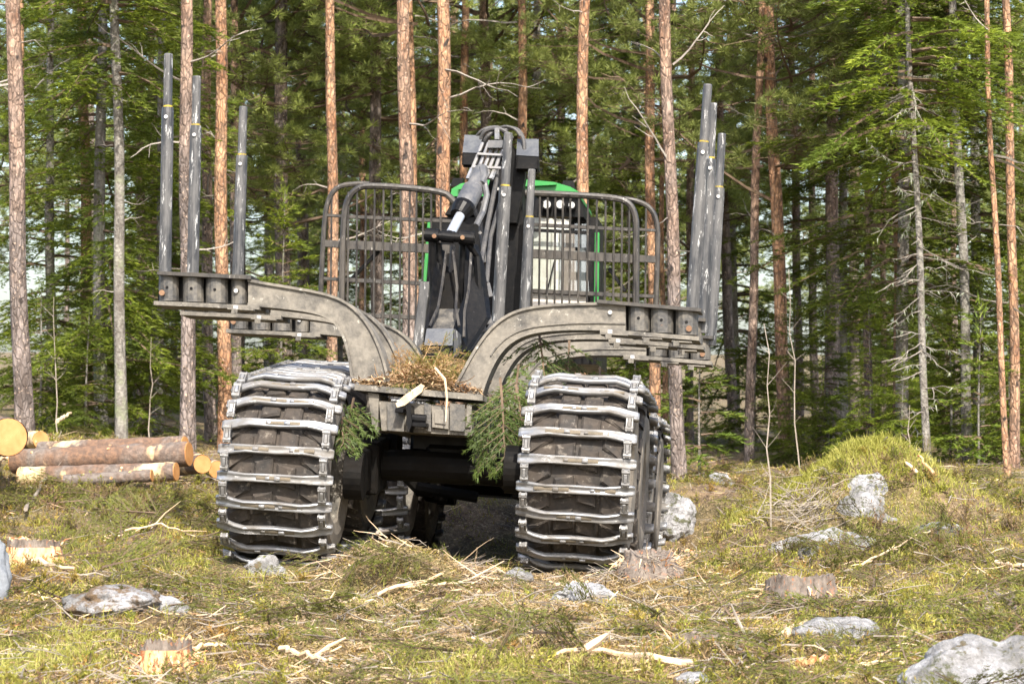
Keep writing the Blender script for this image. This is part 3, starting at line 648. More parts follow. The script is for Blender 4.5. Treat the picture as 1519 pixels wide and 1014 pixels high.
for (x0, x1, y0, y1, w) in ((772, 766, 330, 510, 10), (780, 777, 330, 510, 4), (886, 884, 345, 500, 7), (637, 630, 330, 420, 5), (763, 757, 430, 510, 8)):
    MB().mat(M['green']).bar(L(x0, y0, yc - .02), L(x1, y1, yc - .02), w / F_PX * 25.4, .04).build('cab_post', CB)
b = MB().mat(M['black']).prism(LL([(640, 322), (664, 322), (770, 322), (766, 520), (620, 520)], yc + .1), (0, 1.2, 0)); b.prism(LL([(846, 322), (886, 322), (886, 520), (846, 520)], yc + .45), (0, .8, 0)); b.prism(LL([(770, 480), (886, 480), (886, 540), (770, 540)], yc + .1), (0, 1.2, 0)); b.build('cab_body', CB)
for (pts, mt) in (([(790, 322), (846, 326), (846, 345), (790, 341)], 'cream'), ([(792, 342), (817, 343), (816, 440), (790, 440)], 'cream'), ([(818, 343), (834, 344), (834, 440), (817, 440)], 'cream'), ([(835, 344), (852, 346), (856, 440), (835, 440)], 'brownpanel')):
    MB().mat(M[mt]).prism(LL(pts, yc + .06), (0, .03, 0)).build('reflection_panel', CB)  # sky and trunks reflected in the glass, painted as coloured panels
MB().mat(M['cream']).prism(LL([(788, 430), (870, 438), (872, 470), (786, 470)], yc - .02), (0, .1, 0)).build('engine_deck', CB)  # pale engine deck below the rear window
gm, gnt, gbs = _nt('window_glass'); tr = N(gnt, 'ShaderNodeBsdfTransparent'); gl = N(gnt, 'ShaderNodeBsdfGlossy'); gl.inputs['Roughness'].default_value = .03; mx = N(gnt, 'ShaderNodeMixShader'); mx.inputs[0].default_value = .10
tr.inputs[0].default_value = (.93, .96, .96, 1)
gnt.links.new(tr.outputs[0], mx.inputs[1]); gnt.links.new(gl.outputs[0], mx.inputs[2]); gnt.links.new(mx.outputs[0], gnt.nodes['Material Output'].inputs[0])
MB().mat(gm).prism(LL([(788, 322), (872, 326), (876, 434), (786, 430)], yc - .04), (0, .006, 0)).build('rear_window', CB)
MB().mat(M['cyl']).prism(LL([(856, 346), (870, 347), (876, 436), (859, 436)], yc + .06), (0, .02, 0)).build('reflection_panel', CB)  # grey strip of the same painted window reflection
MB().mat(M['black']).prism(LL([(660, 470), (872, 480), (866, 520), (660, 512)], yc + .2), (0, 2.4, 0)).build('engine_hood', CB)

for (x0, y0, x1, y1, w) in ((788, 322, 786, 434, 6), (835, 324, 834, 434, 4), (873, 326, 877, 436, 6), (786, 341, 874, 345, 5), (786, 432, 878, 437, 6)):
    MB().mat(M['black']).bar(L(x0, y0, yc - .06), L(x1, y1, yc - .06), w / F_PX * 25.4, .02, (0, 1, 0)).build('window_frame', CB)
MB().mat(M['black']).bar(L(812, 430, yc - .08), L(826, 372, yc - .08), .012, .012).build('wiper', CB)

# ------------------------------------------------------------------ foliage generators (arrays of needle triangles)
def spruce_branch(Lb, r, droop=.35, nd=2, seg=.05, wid=.026, dens=.055, nl=1.):
    nt_ = max(4, int(Lb / dens)); t = r.uniform(.10, 1, nt_); t.sort(); side = np.where(np.arange(nt_) % 2 == 0, 1., -1.)
    def axisp(t): return np.stack([t * Lb, np.zeros_like(t), .10 * Lb * t - droop * Lb * t ** 2 + .12 * Lb * t ** 4], -1)
    ll = np.minimum(.62, .10 + .42 * Lb * (1 - t) ** .8 * r.uniform(.6, 1.1, nt_))
    ang = np.radians(62 - 22 * t + r.uniform(-12, 12, nt_)); k = np.maximum(2, (ll / seg).astype(int)); K = int(k.max())
    s = (np.arange(K)[None] + .3) * seg; mask = s < (ll[:, None] + .02)
    dl = np.stack([np.cos(ang), np.sin(ang) * side, np.zeros(nt_)], -1)
    base = axisp(t)[:, None, :] + dl[:, None, :] * s[..., None]; base[..., 2] -= .95 * s ** 1.6 * r.uniform(.2, 1.5, nt_)[:, None]
    base += r.normal(0, .008, base.shape)
    B = base[mask]; D = np.repeat(dl[:, None, :], K, 1)[mask]; out = []
    for j in range(nd + 1):
        a = np.radians(r.uniform(-60, 60, len(B))) if j < nd else np.radians(r.uniform(-12, 12, len(B)))
        d = np.stack([D[:, 0] * np.cos(a) - D[:, 1] * np.sin(a), D[:, 0] * np.sin(a) + D[:, 1] * np.cos(a), r.uniform(-.45, .15, len(B))], -1); d = unit(d)
        sd_ = unit(np.cross(d, unit(r.normal(0, .5, d.shape) + [0, 0, 1])))
        out.append(tris_from(B, d, sd_, nl * r.uniform(.06, .115, len(B)), np.full(len(B), wid)))
    m_ = int(Lb / .02); tt = r.uniform(.35, 1, m_); B = axisp(tt); d = unit(r.normal(0, .6, (m_, 3)) + [1, 0, 0]); out.append(tris_from(B, d, unit(np.cross(d, r.normal(0, 1, d.shape))), nl * r.uniform(.06, .1, m_), np.full(m_, wid)))
    T = np.concatenate(out); stem = axisp(np.linspace(0, .95, 6))
    lat = np.stack([axisp(t), axisp(t) + dl * (ll * .85)[:, None] - np.stack([0 * ll, 0 * ll, .35 * ll ** 1.7], -1)], 1)
    return T, stem, lat
def rotz(a): c, s = math.cos(a), math.sin(a); return np.array([[c, -s, 0], [s, c, 0], [0, 0, 1]])
def roty(a): c, s = math.cos(a), math.sin(a); return np.array([[c, 0, s], [0, 1, 0], [-s, 0, c]])
def rotx(a): c, s = math.cos(a), math.sin(a); return np.array([[1, 0, 0], [0, c, -s], [0, s, c]])
def stem_tris(P, r0, r1):
    """three-sided tapered stick along P (k,3) as triangles"""
    k = len(P); t = unit(np.gradient(P, axis=0)); up = unit(np.cross(t, [0.3, .1, 1.0])); w = np.cross(t, up); rr = np.linspace(r0, r1, k)[:, None]
    ring = np.stack([P + (up * math.cos(a) + w * math.sin(a)) * rr for a in (0, 2.094, 4.189)], 1)
    A = ring[:-1]; B = ring[1:]; A2 = np.roll(A, -1, 1); B2 = np.roll(B, -1, 1)
    return np.concatenate([np.stack([A, A2, B2], 2).reshape(-1, 3, 3), np.stack([A, B2, B], 2).reshape(-1, 3, 3)])
def soup(name, parts, smooth=False):
    """parts: list of (tris (n,3,3), material)"""
    mats = []; V = []; mi = []
    for T, m_ in parts:
        if len(T) == 0: continue
        if m_ not in mats: mats.append(m_)
        V.append(T.reshape(-1, 3)); mi.append(np.full(len(T), mats.index(m_)))
    V = np.concatenate(V); return raw_mesh(name, V, np.arange(len(V)).reshape(-1, 3), mats, np.concatenate(mi), smooth)
def spruce_crown(h, rb, z0, r, whorl=.28, per=5, mat='spruce', dens=.06, seg=.055, wid=.02, sparse=0., nd=3):
    need, wood, lich = [], [], []
    z = z0
    while z < h - .25:
        f = (z - z0) / (h - z0)
        for k in range(per):
            if r.uniform() < sparse: continue
            Lb = max(.18, rb * (1 - f) ** .75 * r.uniform(.55, 1.1) * min(1, .5 + (z - z0) * 1.2 + .3))
            T, st_, lat = spruce_branch(Lb, r, r.uniform(.30, .75) * (1 - .75 * f), nd, seg, wid, dens)
            R_ = rotz(r.uniform(0, 6.283)) @ roty(-rad(r.uniform(-12, 10) + 30 * f * f)); o = np.array([0, 0, z + r.uniform(-.15, .15)])
            need.append(T @ R_.T + o); wood.append(stem_tris(st_ @ R_.T + o, .016 * Lb + .004, .003))
        z += whorl * r.uniform(.7, 1.25)
    m_ = 60; B = np.stack([r.normal(0, .03, m_), r.normal(0, .03, m_), h - r.uniform(0, .5, m_)], -1); d = unit(r.normal(0, .5, (m_, 3)) + [0, 0, .8]); need.append(tris_from(B, d, unit(np.cross(d, r.normal(0, 1, d.shape))), r.uniform(.08, .16, m_), np.full(m_, wid)))
    return np.concatenate(need), np.concatenate(wood)
def pine_crown(h, z0, rb, r, ncl=10, nneed=46, step=.55, nlen=.13, nw=.02):
    need, wood = [], []; z = z0
    while z < h:
        f = (z - z0) / (h - z0); per = r.integers(2, 5)
        for k in range(per):
            Lb = rb * (1 - f ** 2.2) * r.uniform(.5, 1.1) + .3; az = r.uniform(0, 6.283); el = rad(r.uniform(-5, 25) + 35 * f)
            P = np.array([[t * Lb, .12 * Lb * math.sin(3 * t + k), .12 * Lb * t * t - .05 * Lb * math.sin(4 * t)] for t in np.linspace(0, 1, 6)])
            R_ = rotz(az) @ roty(-el); o = np.array([0, 0, z]); wood.append(stem_tris(P @ R_.T + o, .010 + .007 * Lb, .004))
            n = max(4, int(ncl * Lb)); t = r.uniform(.38, 1.05, n) ** .8; C = np.stack([np.interp(t, np.linspace(0, 1, 6), P[:, j]) for j in range(3)], 1)
            off = r.normal(0, 1, (n, 3)) * np.stack([.10 + .1 * Lb * (1.1 - t), .14 + .20 * Lb * (1.15 - t), .07 + 0 * t], 1); C2 = (C + off)
            for a, c in zip(C, C2): wood.append(stem_tris(np.array([a, (a + c) / 2 + [0, 0, -.02], c]) @ R_.T + o, .007, .003))
            C2 = C2 @ R_.T + o
            B = np.repeat(C2, nneed, 0); d = unit(r.normal(0, 1, (len(B), 3)) * [1, 1, .7] + [0, 0, .55]); B = B + d * r.uniform(0, .07, (len(B), 1)) + np.repeat(r.normal(0, .03, C2.shape), nneed, 0)
            need.append(tris_from(B, d, unit(np.cross(d, r.normal(0, 1, d.shape))), r.uniform(.6, 1.1, len(B)) * nlen, np.full(len(B), nw)))
        z += step * r.uniform(.6, 1.3)
    return np.concatenate(need), np.concatenate(wood)
def trunk_mesh(H, r0, bark, lean=(0, 0), n=12, rings=26, seed=0, flare=1.35):
    r = np.random.default_rng(seed); z = np.linspace(0, 1, rings) ** 1.25 * H; z[0] = -.35
    V = []; ph = r.uniform(0, 6, 3)
    for i, zz in enumerate(z):
        f = max(0, zz) / H; rr = r0 * (1.06 - .88 * f ** 1.1) * (1 + (flare - 1) * math.exp(-max(0, zz) / .22))
        cx = lean[0] * zz + .03 * math.sin(zz * .5 + ph[0]) + .012 * math.sin(zz * 1.9 + ph[1]); cy = lean[1] * zz + .03 * math.sin(zz * .6 + ph[2])
        for j in range(n):
            a = 2 * math.pi * j / n; q = rr * (1 + r.uniform(-.05, .05)); V.append((cx + q * math.cos(a), cy + q * math.sin(a), zz))
    F = np.array([(i * n + j, i * n + (j + 1) % n, (i + 1) * n + (j + 1) % n, (i + 1) * n + j) for i in range(rings - 1) for j in range(n)])
    return raw_mesh('trunk', V, F, [bark], smooth=True)
def crooked(r, L_, up, k=7, wig=.05):
    P = np.zeros((k, 3)); d = np.array([1, 0, up], float)
    for i in range(1, k):
        d = unit(d + r.normal(0, wig * 3, 3) * [.3, 1, .9]); P[i] = P[i - 1] + d * L_ / (k - 1)
    return P
dead_meshes = []
for k in range(7):
    r = np.random.default_rng(50 + k); L_ = (.5, .8, 1.1, 1.5, .35, .9, 1.3)[k]; P = crooked(r, L_, (-.1, .25, .35, .1, .2, -.3, -.05)[k], 8); T = [stem_tris(P, .010 + .005 * L_, .003)]
    for j in range(int(L_ * 4)):
        i = r.integers(2, 7); q = crooked(r, r.uniform(.12, .4), r.uniform(-.4, .4), 4, .08) @ rotz(r.uniform(.5, 1.1) * r.choice([-1, 1])).T; T.append(stem_tris(q + P[i], .006, .002))
    dead_meshes.append(soup('dead_branch', [(np.concatenate(T), M['deadwood'])]))
def add_dead(root, zr, lean, rad_, n, r, big=True):
    for k in range(n):
        z = r.uniform(*zr); az = r.choice([0, math.pi]) + r.normal(0, .7); s = r.uniform(.5, .95)
        link('dead_branch', dead_meshes[r.integers(0, 7) if big else r.choice([0, 4])], root, (lean[0] * z + math.cos(az) * rad_ * .7, lean[1] * z + math.sin(az) * rad_ * .7, z), (r.uniform(0, 6), r.uniform(-.5, .2), az)).scale = (s, s, s)

# shared crowns
r = np.random.default_rng(11)
C_SPR = []
for (h, rb, z0, sp) in ((13, 1.9, .9, .15), (15, 2.1, 2.2, .2), (11, 1.7, .5, .12)):
    T, S = spruce_crown(h, rb, z0, r, sparse=sp, nd=3, wid=.018); C_SPR.append((soup('crown', [(T, M['spruce']), (S, M['twigwood'])]), h))
C_SML = []
for (h, rb, z0) in ((2.4, .85, .1), (3.6, 1.1, .2), (1.5, .6, .05)):
    T, S = spruce_crown(h, rb, z0, r, whorl=.22, per=6, dens=.05, wid=.016); C_SML.append((soup('crown', [(T, M['spruce']), (S, M['twigwood'])]), h))
T, S = spruce_crown(1.9, .75, .15, r, whorl=.25, per=5, sparse=.25); C_YNG = soup('crown', [(T, M['young']), (S, M['twigwood'])])
C_PIN = []
for (h, z0, rb) in ((15, 11, 1.4), (16.5, 12.3, 1.5)):
    T, S = pine_crown(h, z0, rb, r, ncl=8); C_PIN.append((soup('crown', [(T, M['pine']), (S, M['twigwood'])]), h))
C_LOW = []
for (h, z0, rb) in ((11, 2.8, 2.1), (12, 3.6, 2.3), (13, 4.8, 2.3)):
    T, S = pine_crown(h, z0, rb, r, ncl=15, nneed=64, nlen=.085, nw=.013, step=.36); C_LOW.append((soup('crown', [(T, M['pine']), (S, M['twigwood'])]), h))

# ------------------------------------------------------------------ trees at the edge of the wood, each where the photo has it
# kind, x at top of photo, x at base, depth, width px, orange, label
EDGE = [
 ('pine', 20, 38, 31.0, 25, .15, 'thick pinkish-grey pine trunk at the far left of the photo, behind the sawn log ends'),
 ('pine', 31, 30, 37.0, 17, .55, 'reddish pine trunk half hidden just behind the thick far left pine'),
 ('pine', 124, 128, 38.0, 17, .80, 'orange-topped pine trunk wrapped in green spruce boughs, above the log pile'),
 ('spruce_t', 170, 177, 33.0, 16, 0, 'grey lichened spruce trunk rising behind the middle of the log pile'),
 ('pine', 203, 208, 42.0, 14, .25, 'dark pine trunk between the grey spruce and the leftmost stake'),
 ('pine', 272, 284, 32.0, 21, .05, 'grey-based pine trunk right behind the second stake from the left'),
 ('pine', 309, 312, 38.0, 16, .15, 'dark brown pine trunk just left of the bright orange one by the left stakes'),
 ('pine', 326, 338, 35.0, 20, 1.25, 'bright orange pine trunk standing between the left-hand stakes'),
 ('pine', 352, 347, 40.0, 14, .10, 'dim brown pine trunk whose foot shows under the left bunk arm'),
 ('pine', 486, 498, 36.0, 17, .62, 'brown-orange pine trunk just left of the headboard'),
 ('pine', 534, 537, 50.0, 11, .65, 'slim far pine trunk seen between two nearer trunks above the headboard left corner'),
 ('pine', 598, 607, 33.0, 22, .25, 'thick pink-grey pine trunk behind the left half of the headboard'),
 ('pine', 611, 614, 37.0, 15, .60, 'orange-brown pine trunk tucked close behind the thick pink-grey one'),
 ('pine', 653, 661, 33.0, 22, .95, 'light orange flaky pine trunk just left of the crane elbow'),
 ('pine', 686, 686, 40.0, 14, .70, 'slim orange-brown pine trunk directly above the left work lamp housing'),
 ('pine', 772, 779, 38.0, 15, .85, 'orange pine trunk rising behind the crane elbow and right lamp housing'),
 ('pine', 868, 866, 33.0, 19, 1.1, 'bright orange pine trunk rising behind the right end of the green cab roof'),
 ('spruce_t', 940, 944, 45.0, 15, 0, 'grey spruce trunk in shade behind the right corner of the headboard'),
 ('pine', 966, 972, 37.0, 16, .95, 'orange pine trunk rising at the right corner of the headboard'),
 ('pine', 983, 986, 42.0, 8, 1.0, 'very thin orange pine between two thicker trunks right of the headboard'),
 ('pine', 990, 1003, 30.0, 19, .20, 'pink-brown pine with lichen-grey foot just right of the tracks'),
 ('pine', 1022, 1026, 44.0, 12, .15, 'dark slim pine trunk behind the lower right stakes'),
 ('pine', 1066, 1087, 45.0, 15, .0, 'dark leaning pine trunk just right of the right-hand stakes'),
 ('pine', 1127, 1116, 36.0, 13, .35, 'slim grey-footed pine leaning right beside the forked orange pine'),
 ('pine', 1143, 1164, 36.0, 19, .75, 'orange pine with lumpy forked base standing above the tall dry sapling'),
 ('pine', 1176, 1183, 43.0, 13, .15, 'first brown shaded pine trunk right of the forked orange pine'),
 ('pine', 1203, 1211, 46.0, 12, .0, 'second darker shaded pine trunk right of the forked orange pine'),
 ('pine', 1284, 1295, 36.0, 12, .25, 'brown pine trunk rising behind the grassy mound'),
 ('pine', 1308, 1312, 42.0, 9, .45, 'thin brown pine just behind and left of the orange one past the mound'),
 ('pine', 1320, 1332, 36.0, 13, .70, 'orange-topped pine trunk left of the dead lichened spruce'),
 ('dead', 1350, 1373, 31.0, 11, 0, 'spruce with bare dead lichened twigs low down under a drooping green crown'),
 ('pine', 1402, 1422, 39.0, 9, .25, 'dark pine trunk close behind the grey spruce near the right edge of the wood'),
 ('spruce_t', 1412, 1434, 34.0, 14, 0, 'grey bare spruce trunk between the lichened spruce and the thin orange pine'),
 ('pine', 1468, 1493, 31.0, 9, 1.2, 'very thin straight orange pine leaning slightly at the right edge'),
 ('pine', 1489, 1506, 33.0, 14, .80, 'orange-topped grey-footed pine at the far right of the photo'),
]
LOWC = {972: (1, .2), 1164: (0, .5), 347: (1, .4), 537: (0, .6), 1026: (0, .2), 208: (1, 1.0), 1211: (0, 0), 614: (2, .8), 1422: (2, .3)}
for i, (kind, xt, xb, d, w, orange, lab) in enumerate(EDGE):
    r = np.random.default_rng(300 + i)
    base = W(xb, 690, d); x0, y0 = base[0], d; z0 = Gf(x0, y0); top = W(xt, 0, d); hz = top[2] - z0
    lean = ((top[0] - x0) / hz, r.uniform(-.01, .01)); H = r.uniform(15.5, 17.5); r0 = w / F_PX * d / 2 * 1.03
    name = {'pine': 'pine_tree', 'spruce_t': 'spruce_tree', 'dead': 'spruce_tree'}[kind]
    root = empty(name, (x0, y0, z0), (0, 0, 0)); tag(root, lab, 'tree')
    bark = M['pinebark'] if kind == 'pine' else M['sprucebark']
    tr = link('trunk', trunk_mesh(H if kind != 'dead' else 11, r0, bark, lean, seed=i), root); tr['orange'] = float(orange)
    if kind == 'pine':
        me, h = C_PIN[i % 2]; c = link('crown', me, root, (lean[0] * 9, 0, H - h), (0, 0, 0))
        if xb in LOWC: v_, dz = LOWC[xb]; bpy.data.objects.remove(c); link('crown', C_LOW[v_][0], root, (lean[0] * 5, 0, dz), (0, 0, xb))
        add_dead(root, (1.5 if d < 34 else 2.5, 7.5), lean, r0, 7 if d < 41 else 4, r)
    elif kind == 'spruce_t':
        T, S = spruce_crown(H, 1.7, 4.2, r, sparse=.3); link('crown', soup('crown', [(T, M['spruce']), (S, M['twigwood'])]), root, (lean[0] * 5, 0, 0)); add_dead(root, (1, 4.5), lean, r0, 10, r, False)
    else:
        T = []; Lc = []
        T2, S2 = spruce_crown(11.2, 1.5, 3.5, r, sparse=.1); link('crown', soup('crown', [(T2, M['spruce']), (S2, M['twigwood'])]), root, (lean[0] * 4.5, 0, 0))
        for k in range(62):
            z = r.uniform(.5, 4.4); az = r.uniform(0, 6.283); Lb = r.uniform(.2, .85) * (1 if z > 2 else .7); P = crooked(r, Lb, r.uniform(-.6, -.05), 6, .08) @ rotz(az).T + [lean[0] * z, 0, z]
            T.append(stem_tris(P, .007, .0015)); n = int(r.uniform(0, 26) ** 1.0 * (1 if 2.2 < z < 4.4 else .4)); tt = r.uniform(.2, 1, n); C = np.stack([np.interp(tt, np.linspace(0, 1, 6), P[:, j]) for j in range(3)], 1)
            dd = unit(r.normal(0, .35, (n, 3)) + [0, 0, -1]); Lc.append(tris_from(C, dd, unit(np.cross(dd, r.normal(0, 1, dd.shape))), r.uniform(.02, .09, n), np.full(n, .013)))
            for q in range(3):
                i2 = r.integers(1, 5); Q_ = crooked(r, r.uniform(.1, .25), -.5, 3) @ rotz(az + r.uniform(-1.2, 1.2)).T + P[i2]; T.append(stem_tris(Q_, .005, .002))
        link('dead_branches', soup('dead_branches', [(np.concatenate(T), M['deadwood']), (np.concatenate(Lc), M['lichen'])]), root)

# ------------------------------------------------------------------ the wood behind
placed = [(W(e[2], 690, e[3])[0], e[3]) for e in EDGE]
TR_P = [trunk_mesh(15, rr_, M['pinebark'], (ln, 0), 9, 16, 70 + k, 1.2) for k, (rr_, ln) in enumerate(((.10, .0), (.12, .012), (.085, -.01), (.11, -.015)))]
TR_S = [trunk_mesh(13, .085, M['sprucebark'], (0, 0), 8, 14, 90, 1.2), trunk_mesh(3, .025, M['sprucebark'], (0, 0), 6, 8, 91, 1.2)]
def free(x, y, gap):
    for a, b_ in placed:
        if (x - a) ** 2 + (y - b_) ** 2 < gap * gap: return False
    return True
def bg_pine(x, y, low, r, label, group, orange=None):
    root = empty('pine_tree', (x, y, Gf(x, y) - .02), (0, 0, 0)); tag(root, label, 'tree', group); s = r.uniform(.88, 1.15); root.scale = (s, s, s)
    t = link('trunk', TR_P[r.integers(0, 4)], root, None, (0, 0, r.uniform(-.4, .4))); t['orange'] = float(r.uniform(-.7, .05) if orange is None else orange)
    me, h = (C_LOW if low else C_PIN)[r.integers(0, 3 if low else 2)]; link('crown', me, root, None, (0, 0, r.uniform(0, 6)))
    return root
def bg_spruce(x, y, k, s, r, label, group, small=False):
    root = empty('spruce_tree', (x, y, Gf(x, y) - .03), (0, 0, r.uniform(0, 6.28))); tag(root, label, 'tree', group); root.scale = (s, s, s * r.uniform(.92, 1.1))
    if small: link('trunk', TR_S[1], root).scale = (1, 1, C_SML[k][1] / 3.1); link('crown', C_SML[k][0], root)
    else: link('trunk', TR_S[0], root).scale = (1, 1, C_SPR[k][1] / 13.4); link('crown', C_SPR[k][0], root)
    return root
r = np.random.default_rng(5)
# spruces one can single out
for (px, d, k, s, lab) in ((150, 34.6, 2, .95, 'bushy green spruce around the orange-topped pine at the left'), (236, 36.5, 0, .85, 'green spruce between the leftmost stake and the grey spruce trunk'), (75, 37.5, 2, .85, 'spruce filling the gap right of the thick far left pine'),
                           (1338, 34.5, 1, .95, 'tall drooping spruce behind the one with dead lichened twigs'), (1450, 35.5, 0, .85, 'full green spruce behind the thin orange pine at the right edge'), (1252, 41.5, 1, .9, 'dark spruce above and left of the grassy mound'),
                           (795, 44, 0, 1.0, 'dark spruce showing above the crane elbow'), (1090, 47, 2, 1.0, 'spruce in shade right of the right-hand stakes')):
    x = W(px, 600, d)[0]; bg_spruce(x, d, k, s, r, lab, None); placed.append((x, d))
for (px, d, lab) in ((1040, 31.5, 'yellow-green young spruce beside the lichen-footed pine right of the tracks'), (1455, 33.0, 'pale young spruce under the thin orange pine')):
    x = W(px, 690, d)[0]; o = empty('spruce_sapling', (x, d, Gf(x, d)), (0, 0, px)); tag(o, lab, 'young tree'); link('trunk', TR_S[1], o).scale = (.6, .6, .62); link('crown', C_YNG, o)
for (px, d, k, s, lab) in ((1500, 33.8, 1, .7, 'low spruce at the foot of the rightmost pine'), (1340, 33.2, 0, .6, 'low bright spruce left of the lichened spruce foot'), (1180, 35.4, 1, .6, 'low spruce right at the base of the forked orange pine'), (60, 34.2, 0, .8, 'low spruce right of the thick far left pine, above the log stub'), (420, 36, 1, .9, 'spruce bush seen under the left bunk arm'), (1290, 33.5, 1, .55, 'small green spruce growing right behind the grassy mound'), (1410, 35.0, 0, .8, 'low spruce between the lichened spruce and the right edge'), (130, 33.5, 0, .7, 'low spruce seedling behind the log pile, left of the grey spruce trunk'),
                           (225, 35.0, 0, .8, 'low spruce behind the right end of the log pile'), (1225, 37, 0, .9, 'low dark spruce left of the brown pine past the mound')):
    x = W(px, 690, d)[0]; bg_spruce(x, d, k, s, r, lab, None, True)
for (px, d, k, o_, lab) in ((420, 40, 0, -.2, 'bushy pine between the orange pine and the headboard'),
                           (560, 41, 0, -.2, 'bushy pine behind the pink-grey trunk'), (722, 42.0, 1, 0, 'pine whose boughs hang behind the crane elbow'), (1232, 40.0, 1, 0, 'bushy pine above the grassy mound'), (455, 48, 1, -.1, 'pale green pine behind the brown trunk left of the headboard'), (835, 49, 0, 0, 'shaded bushy pine behind the orange pine at the cab roof'), (1270, 49, 0, 0, 'bushy pine deep behind the brown trunk past the mound')):
    x = W(px, 600, d)[0]; bg_pine(x, d, True, r, lab, None, o_); placed.append((x, d))
n = 0
while n < 12:                                       # spruces filling the lower storey
    d = r.uniform(42, 62); hw = .178 * d * 1.25 + 1; x = r.uniform(-hw, hw)
    if not free(x, d, 1.6): continue
    bg_spruce(x, d, int(r.integers(0, 3)), r.uniform(.6, .95), r, 'dark green spruce standing deep in the wood behind the first trunks', 'spruces deep in the wood'); placed.append((x, d)); n += 1
n = 0
while n < 34:
    d = r.uniform(37, 60); hw = .178 * d * 1.2 + 1; x = r.uniform(-hw, hw)
    if not free(x, d, .8): continue
    bg_spruce(x, d, int(r.integers(0, 3)), r.uniform(.7, 1.25), r, 'small undergrowth spruce on the shaded forest floor', 'undergrowth spruces', True); placed.append((x, d)); n += 1
n = 0; tries = 0
while n < 26 and tries < 5000:
    tries += 1
    d = r.uniform(42, 84); hw = .178 * d * 1.2 + 1.5; x = r.uniform(-hw, hw)
    if not free(x, d, 1.5): continue
    bg_pine(x, d, r.uniform() < .8, r, 'pine with a loose green crown standing deep in the wood', 'pines deep in the wood'); placed.append((x, d)); n += 1
n = 0
while n < 32:
    d = r.uniform(84, 140); hw = .178 * d * 1.15 + 2; x = r.uniform(-hw, hw)
    if not free(x, d, 2.0): continue
    if r.uniform() < .55: bg_pine(x, d, True, r, 'far pine closing the view at the back of the wood', 'far pines')
    else: bg_spruce(x, d, int(r.integers(0, 3)), r.uniform(.9, 1.3), r, 'far spruce closing the view at the back of the wood', 'far spruces')
    placed.append((x, d)); n += 1
# each tree deep in the wood that the view shows is told by the gap it stands in
MARKS = [(0, 'left edge'), (38, 'thick far left pine'), (128, 'orange-topped left pine'), (177, 'grey spruce trunk'), (248, 'leftmost stake'), (335, 'bright orange pine'), (497, 'brown pine by the headboard'), (605, 'thick pink-grey pine'), (657, 'flaky light orange pine'), (745, 'crane elbow'), (866, 'orange pine at the cab roof'), (970, 'headboard right corner'), (1050, 'right-hand stakes'), (1120, 'slim leaning pine'), (1155, 'forked orange pine'), (1290, 'brown pine past the mound'), (1330, 'orange-topped pine past the mound'), (1368, 'lichened spruce'), (1430, 'bare grey spruce'), (1490, 'thin orange pine'), (1519, 'right edge')]
from collections import defaultdict
gaps = defaultdict(list)
for o in list(scn.objects):
    if o.get('group') in ('pines deep in the wood', 'spruces deep in the wood', 'far pines', 'far spruces', 'undergrowth spruces'):
        px = PX_W / 2 + F_PX * o.location.x / o.location.y
        if 0 < px < PX_W:
            for q in range(len(MARKS) - 1):
                if MARKS[q][0] <= px < MARKS[q + 1][0]: gaps[(o['group'], q)].append(o)
KINDS = {'pines deep in the wood': 'deep-wood pine', 'spruces deep in the wood': 'dark deep-wood spruce', 'far pines': 'far pine', 'far spruces': 'far spruce', 'undergrowth spruces': 'undergrowth spruce'}
for (g_, q), os_ in gaps.items():
    os_.sort(key=lambda o: o.location.y); n_ = len(os_)
    for k, o in enumerate(os_):
        word = '' if n_ == 1 else ('nearest ' if k == 0 else 'farthest ' if k == n_ - 1 else ('second nearest ', 'third nearest ', 'fourth nearest ')[min(k - 1, 2)])
        A_, B_ = MARKS[q][1], MARKS[q + 1][1]
        o['label'] = (word + KINDS[g_] + ' between ' + A_ + ' and ' + B_)
# thin dry saplings
for (xb, yb, xt, yt, d, lab) in ((1142, 812, 1139, 480, 22.0, 'tall bare dry sapling standing alone in front of the forked orange pine'), (1187, 700, 1168, 400, 31, 'thin leaning dry stem right of the forked orange pine base'), (1350, 706, 1350, 600, 30, 'short thin dry stem left of the lichened spruce foot'),
                             (85, 640, 82, 440, 33, 'thin bare sapling right of the thick far left pine'), (222, 640, 226, 500, 33.5, 'thin bare sapling between the grey spruce and the left stakes')):
    a = W(xb, yb, d); a[2] = Gf(a[0], d) - .05; c = W(xt, yt, d); rr = np.random.default_rng(xb); P = np.array([a + (c - a) * t + rr.normal(0, .012, 3) for t in np.linspace(0, 1, 8)]); T = [stem_tris(P - a, .009, .003)]
    for k in range(7): i = rr.integers(2, 7); T.append(stem_tris(crooked(rr, rr.uniform(.08, .25), 1.1, 4) @ rotz(rr.choice([0, 3.14]) + rr.normal(0, .4)).T + P[i] - a, .003, .001))
    tag(link('dry_sapling', soup('dry_sapling', [(np.concatenate(T), M['greystick'])]), None, tuple(a)), lab, 'sapling')

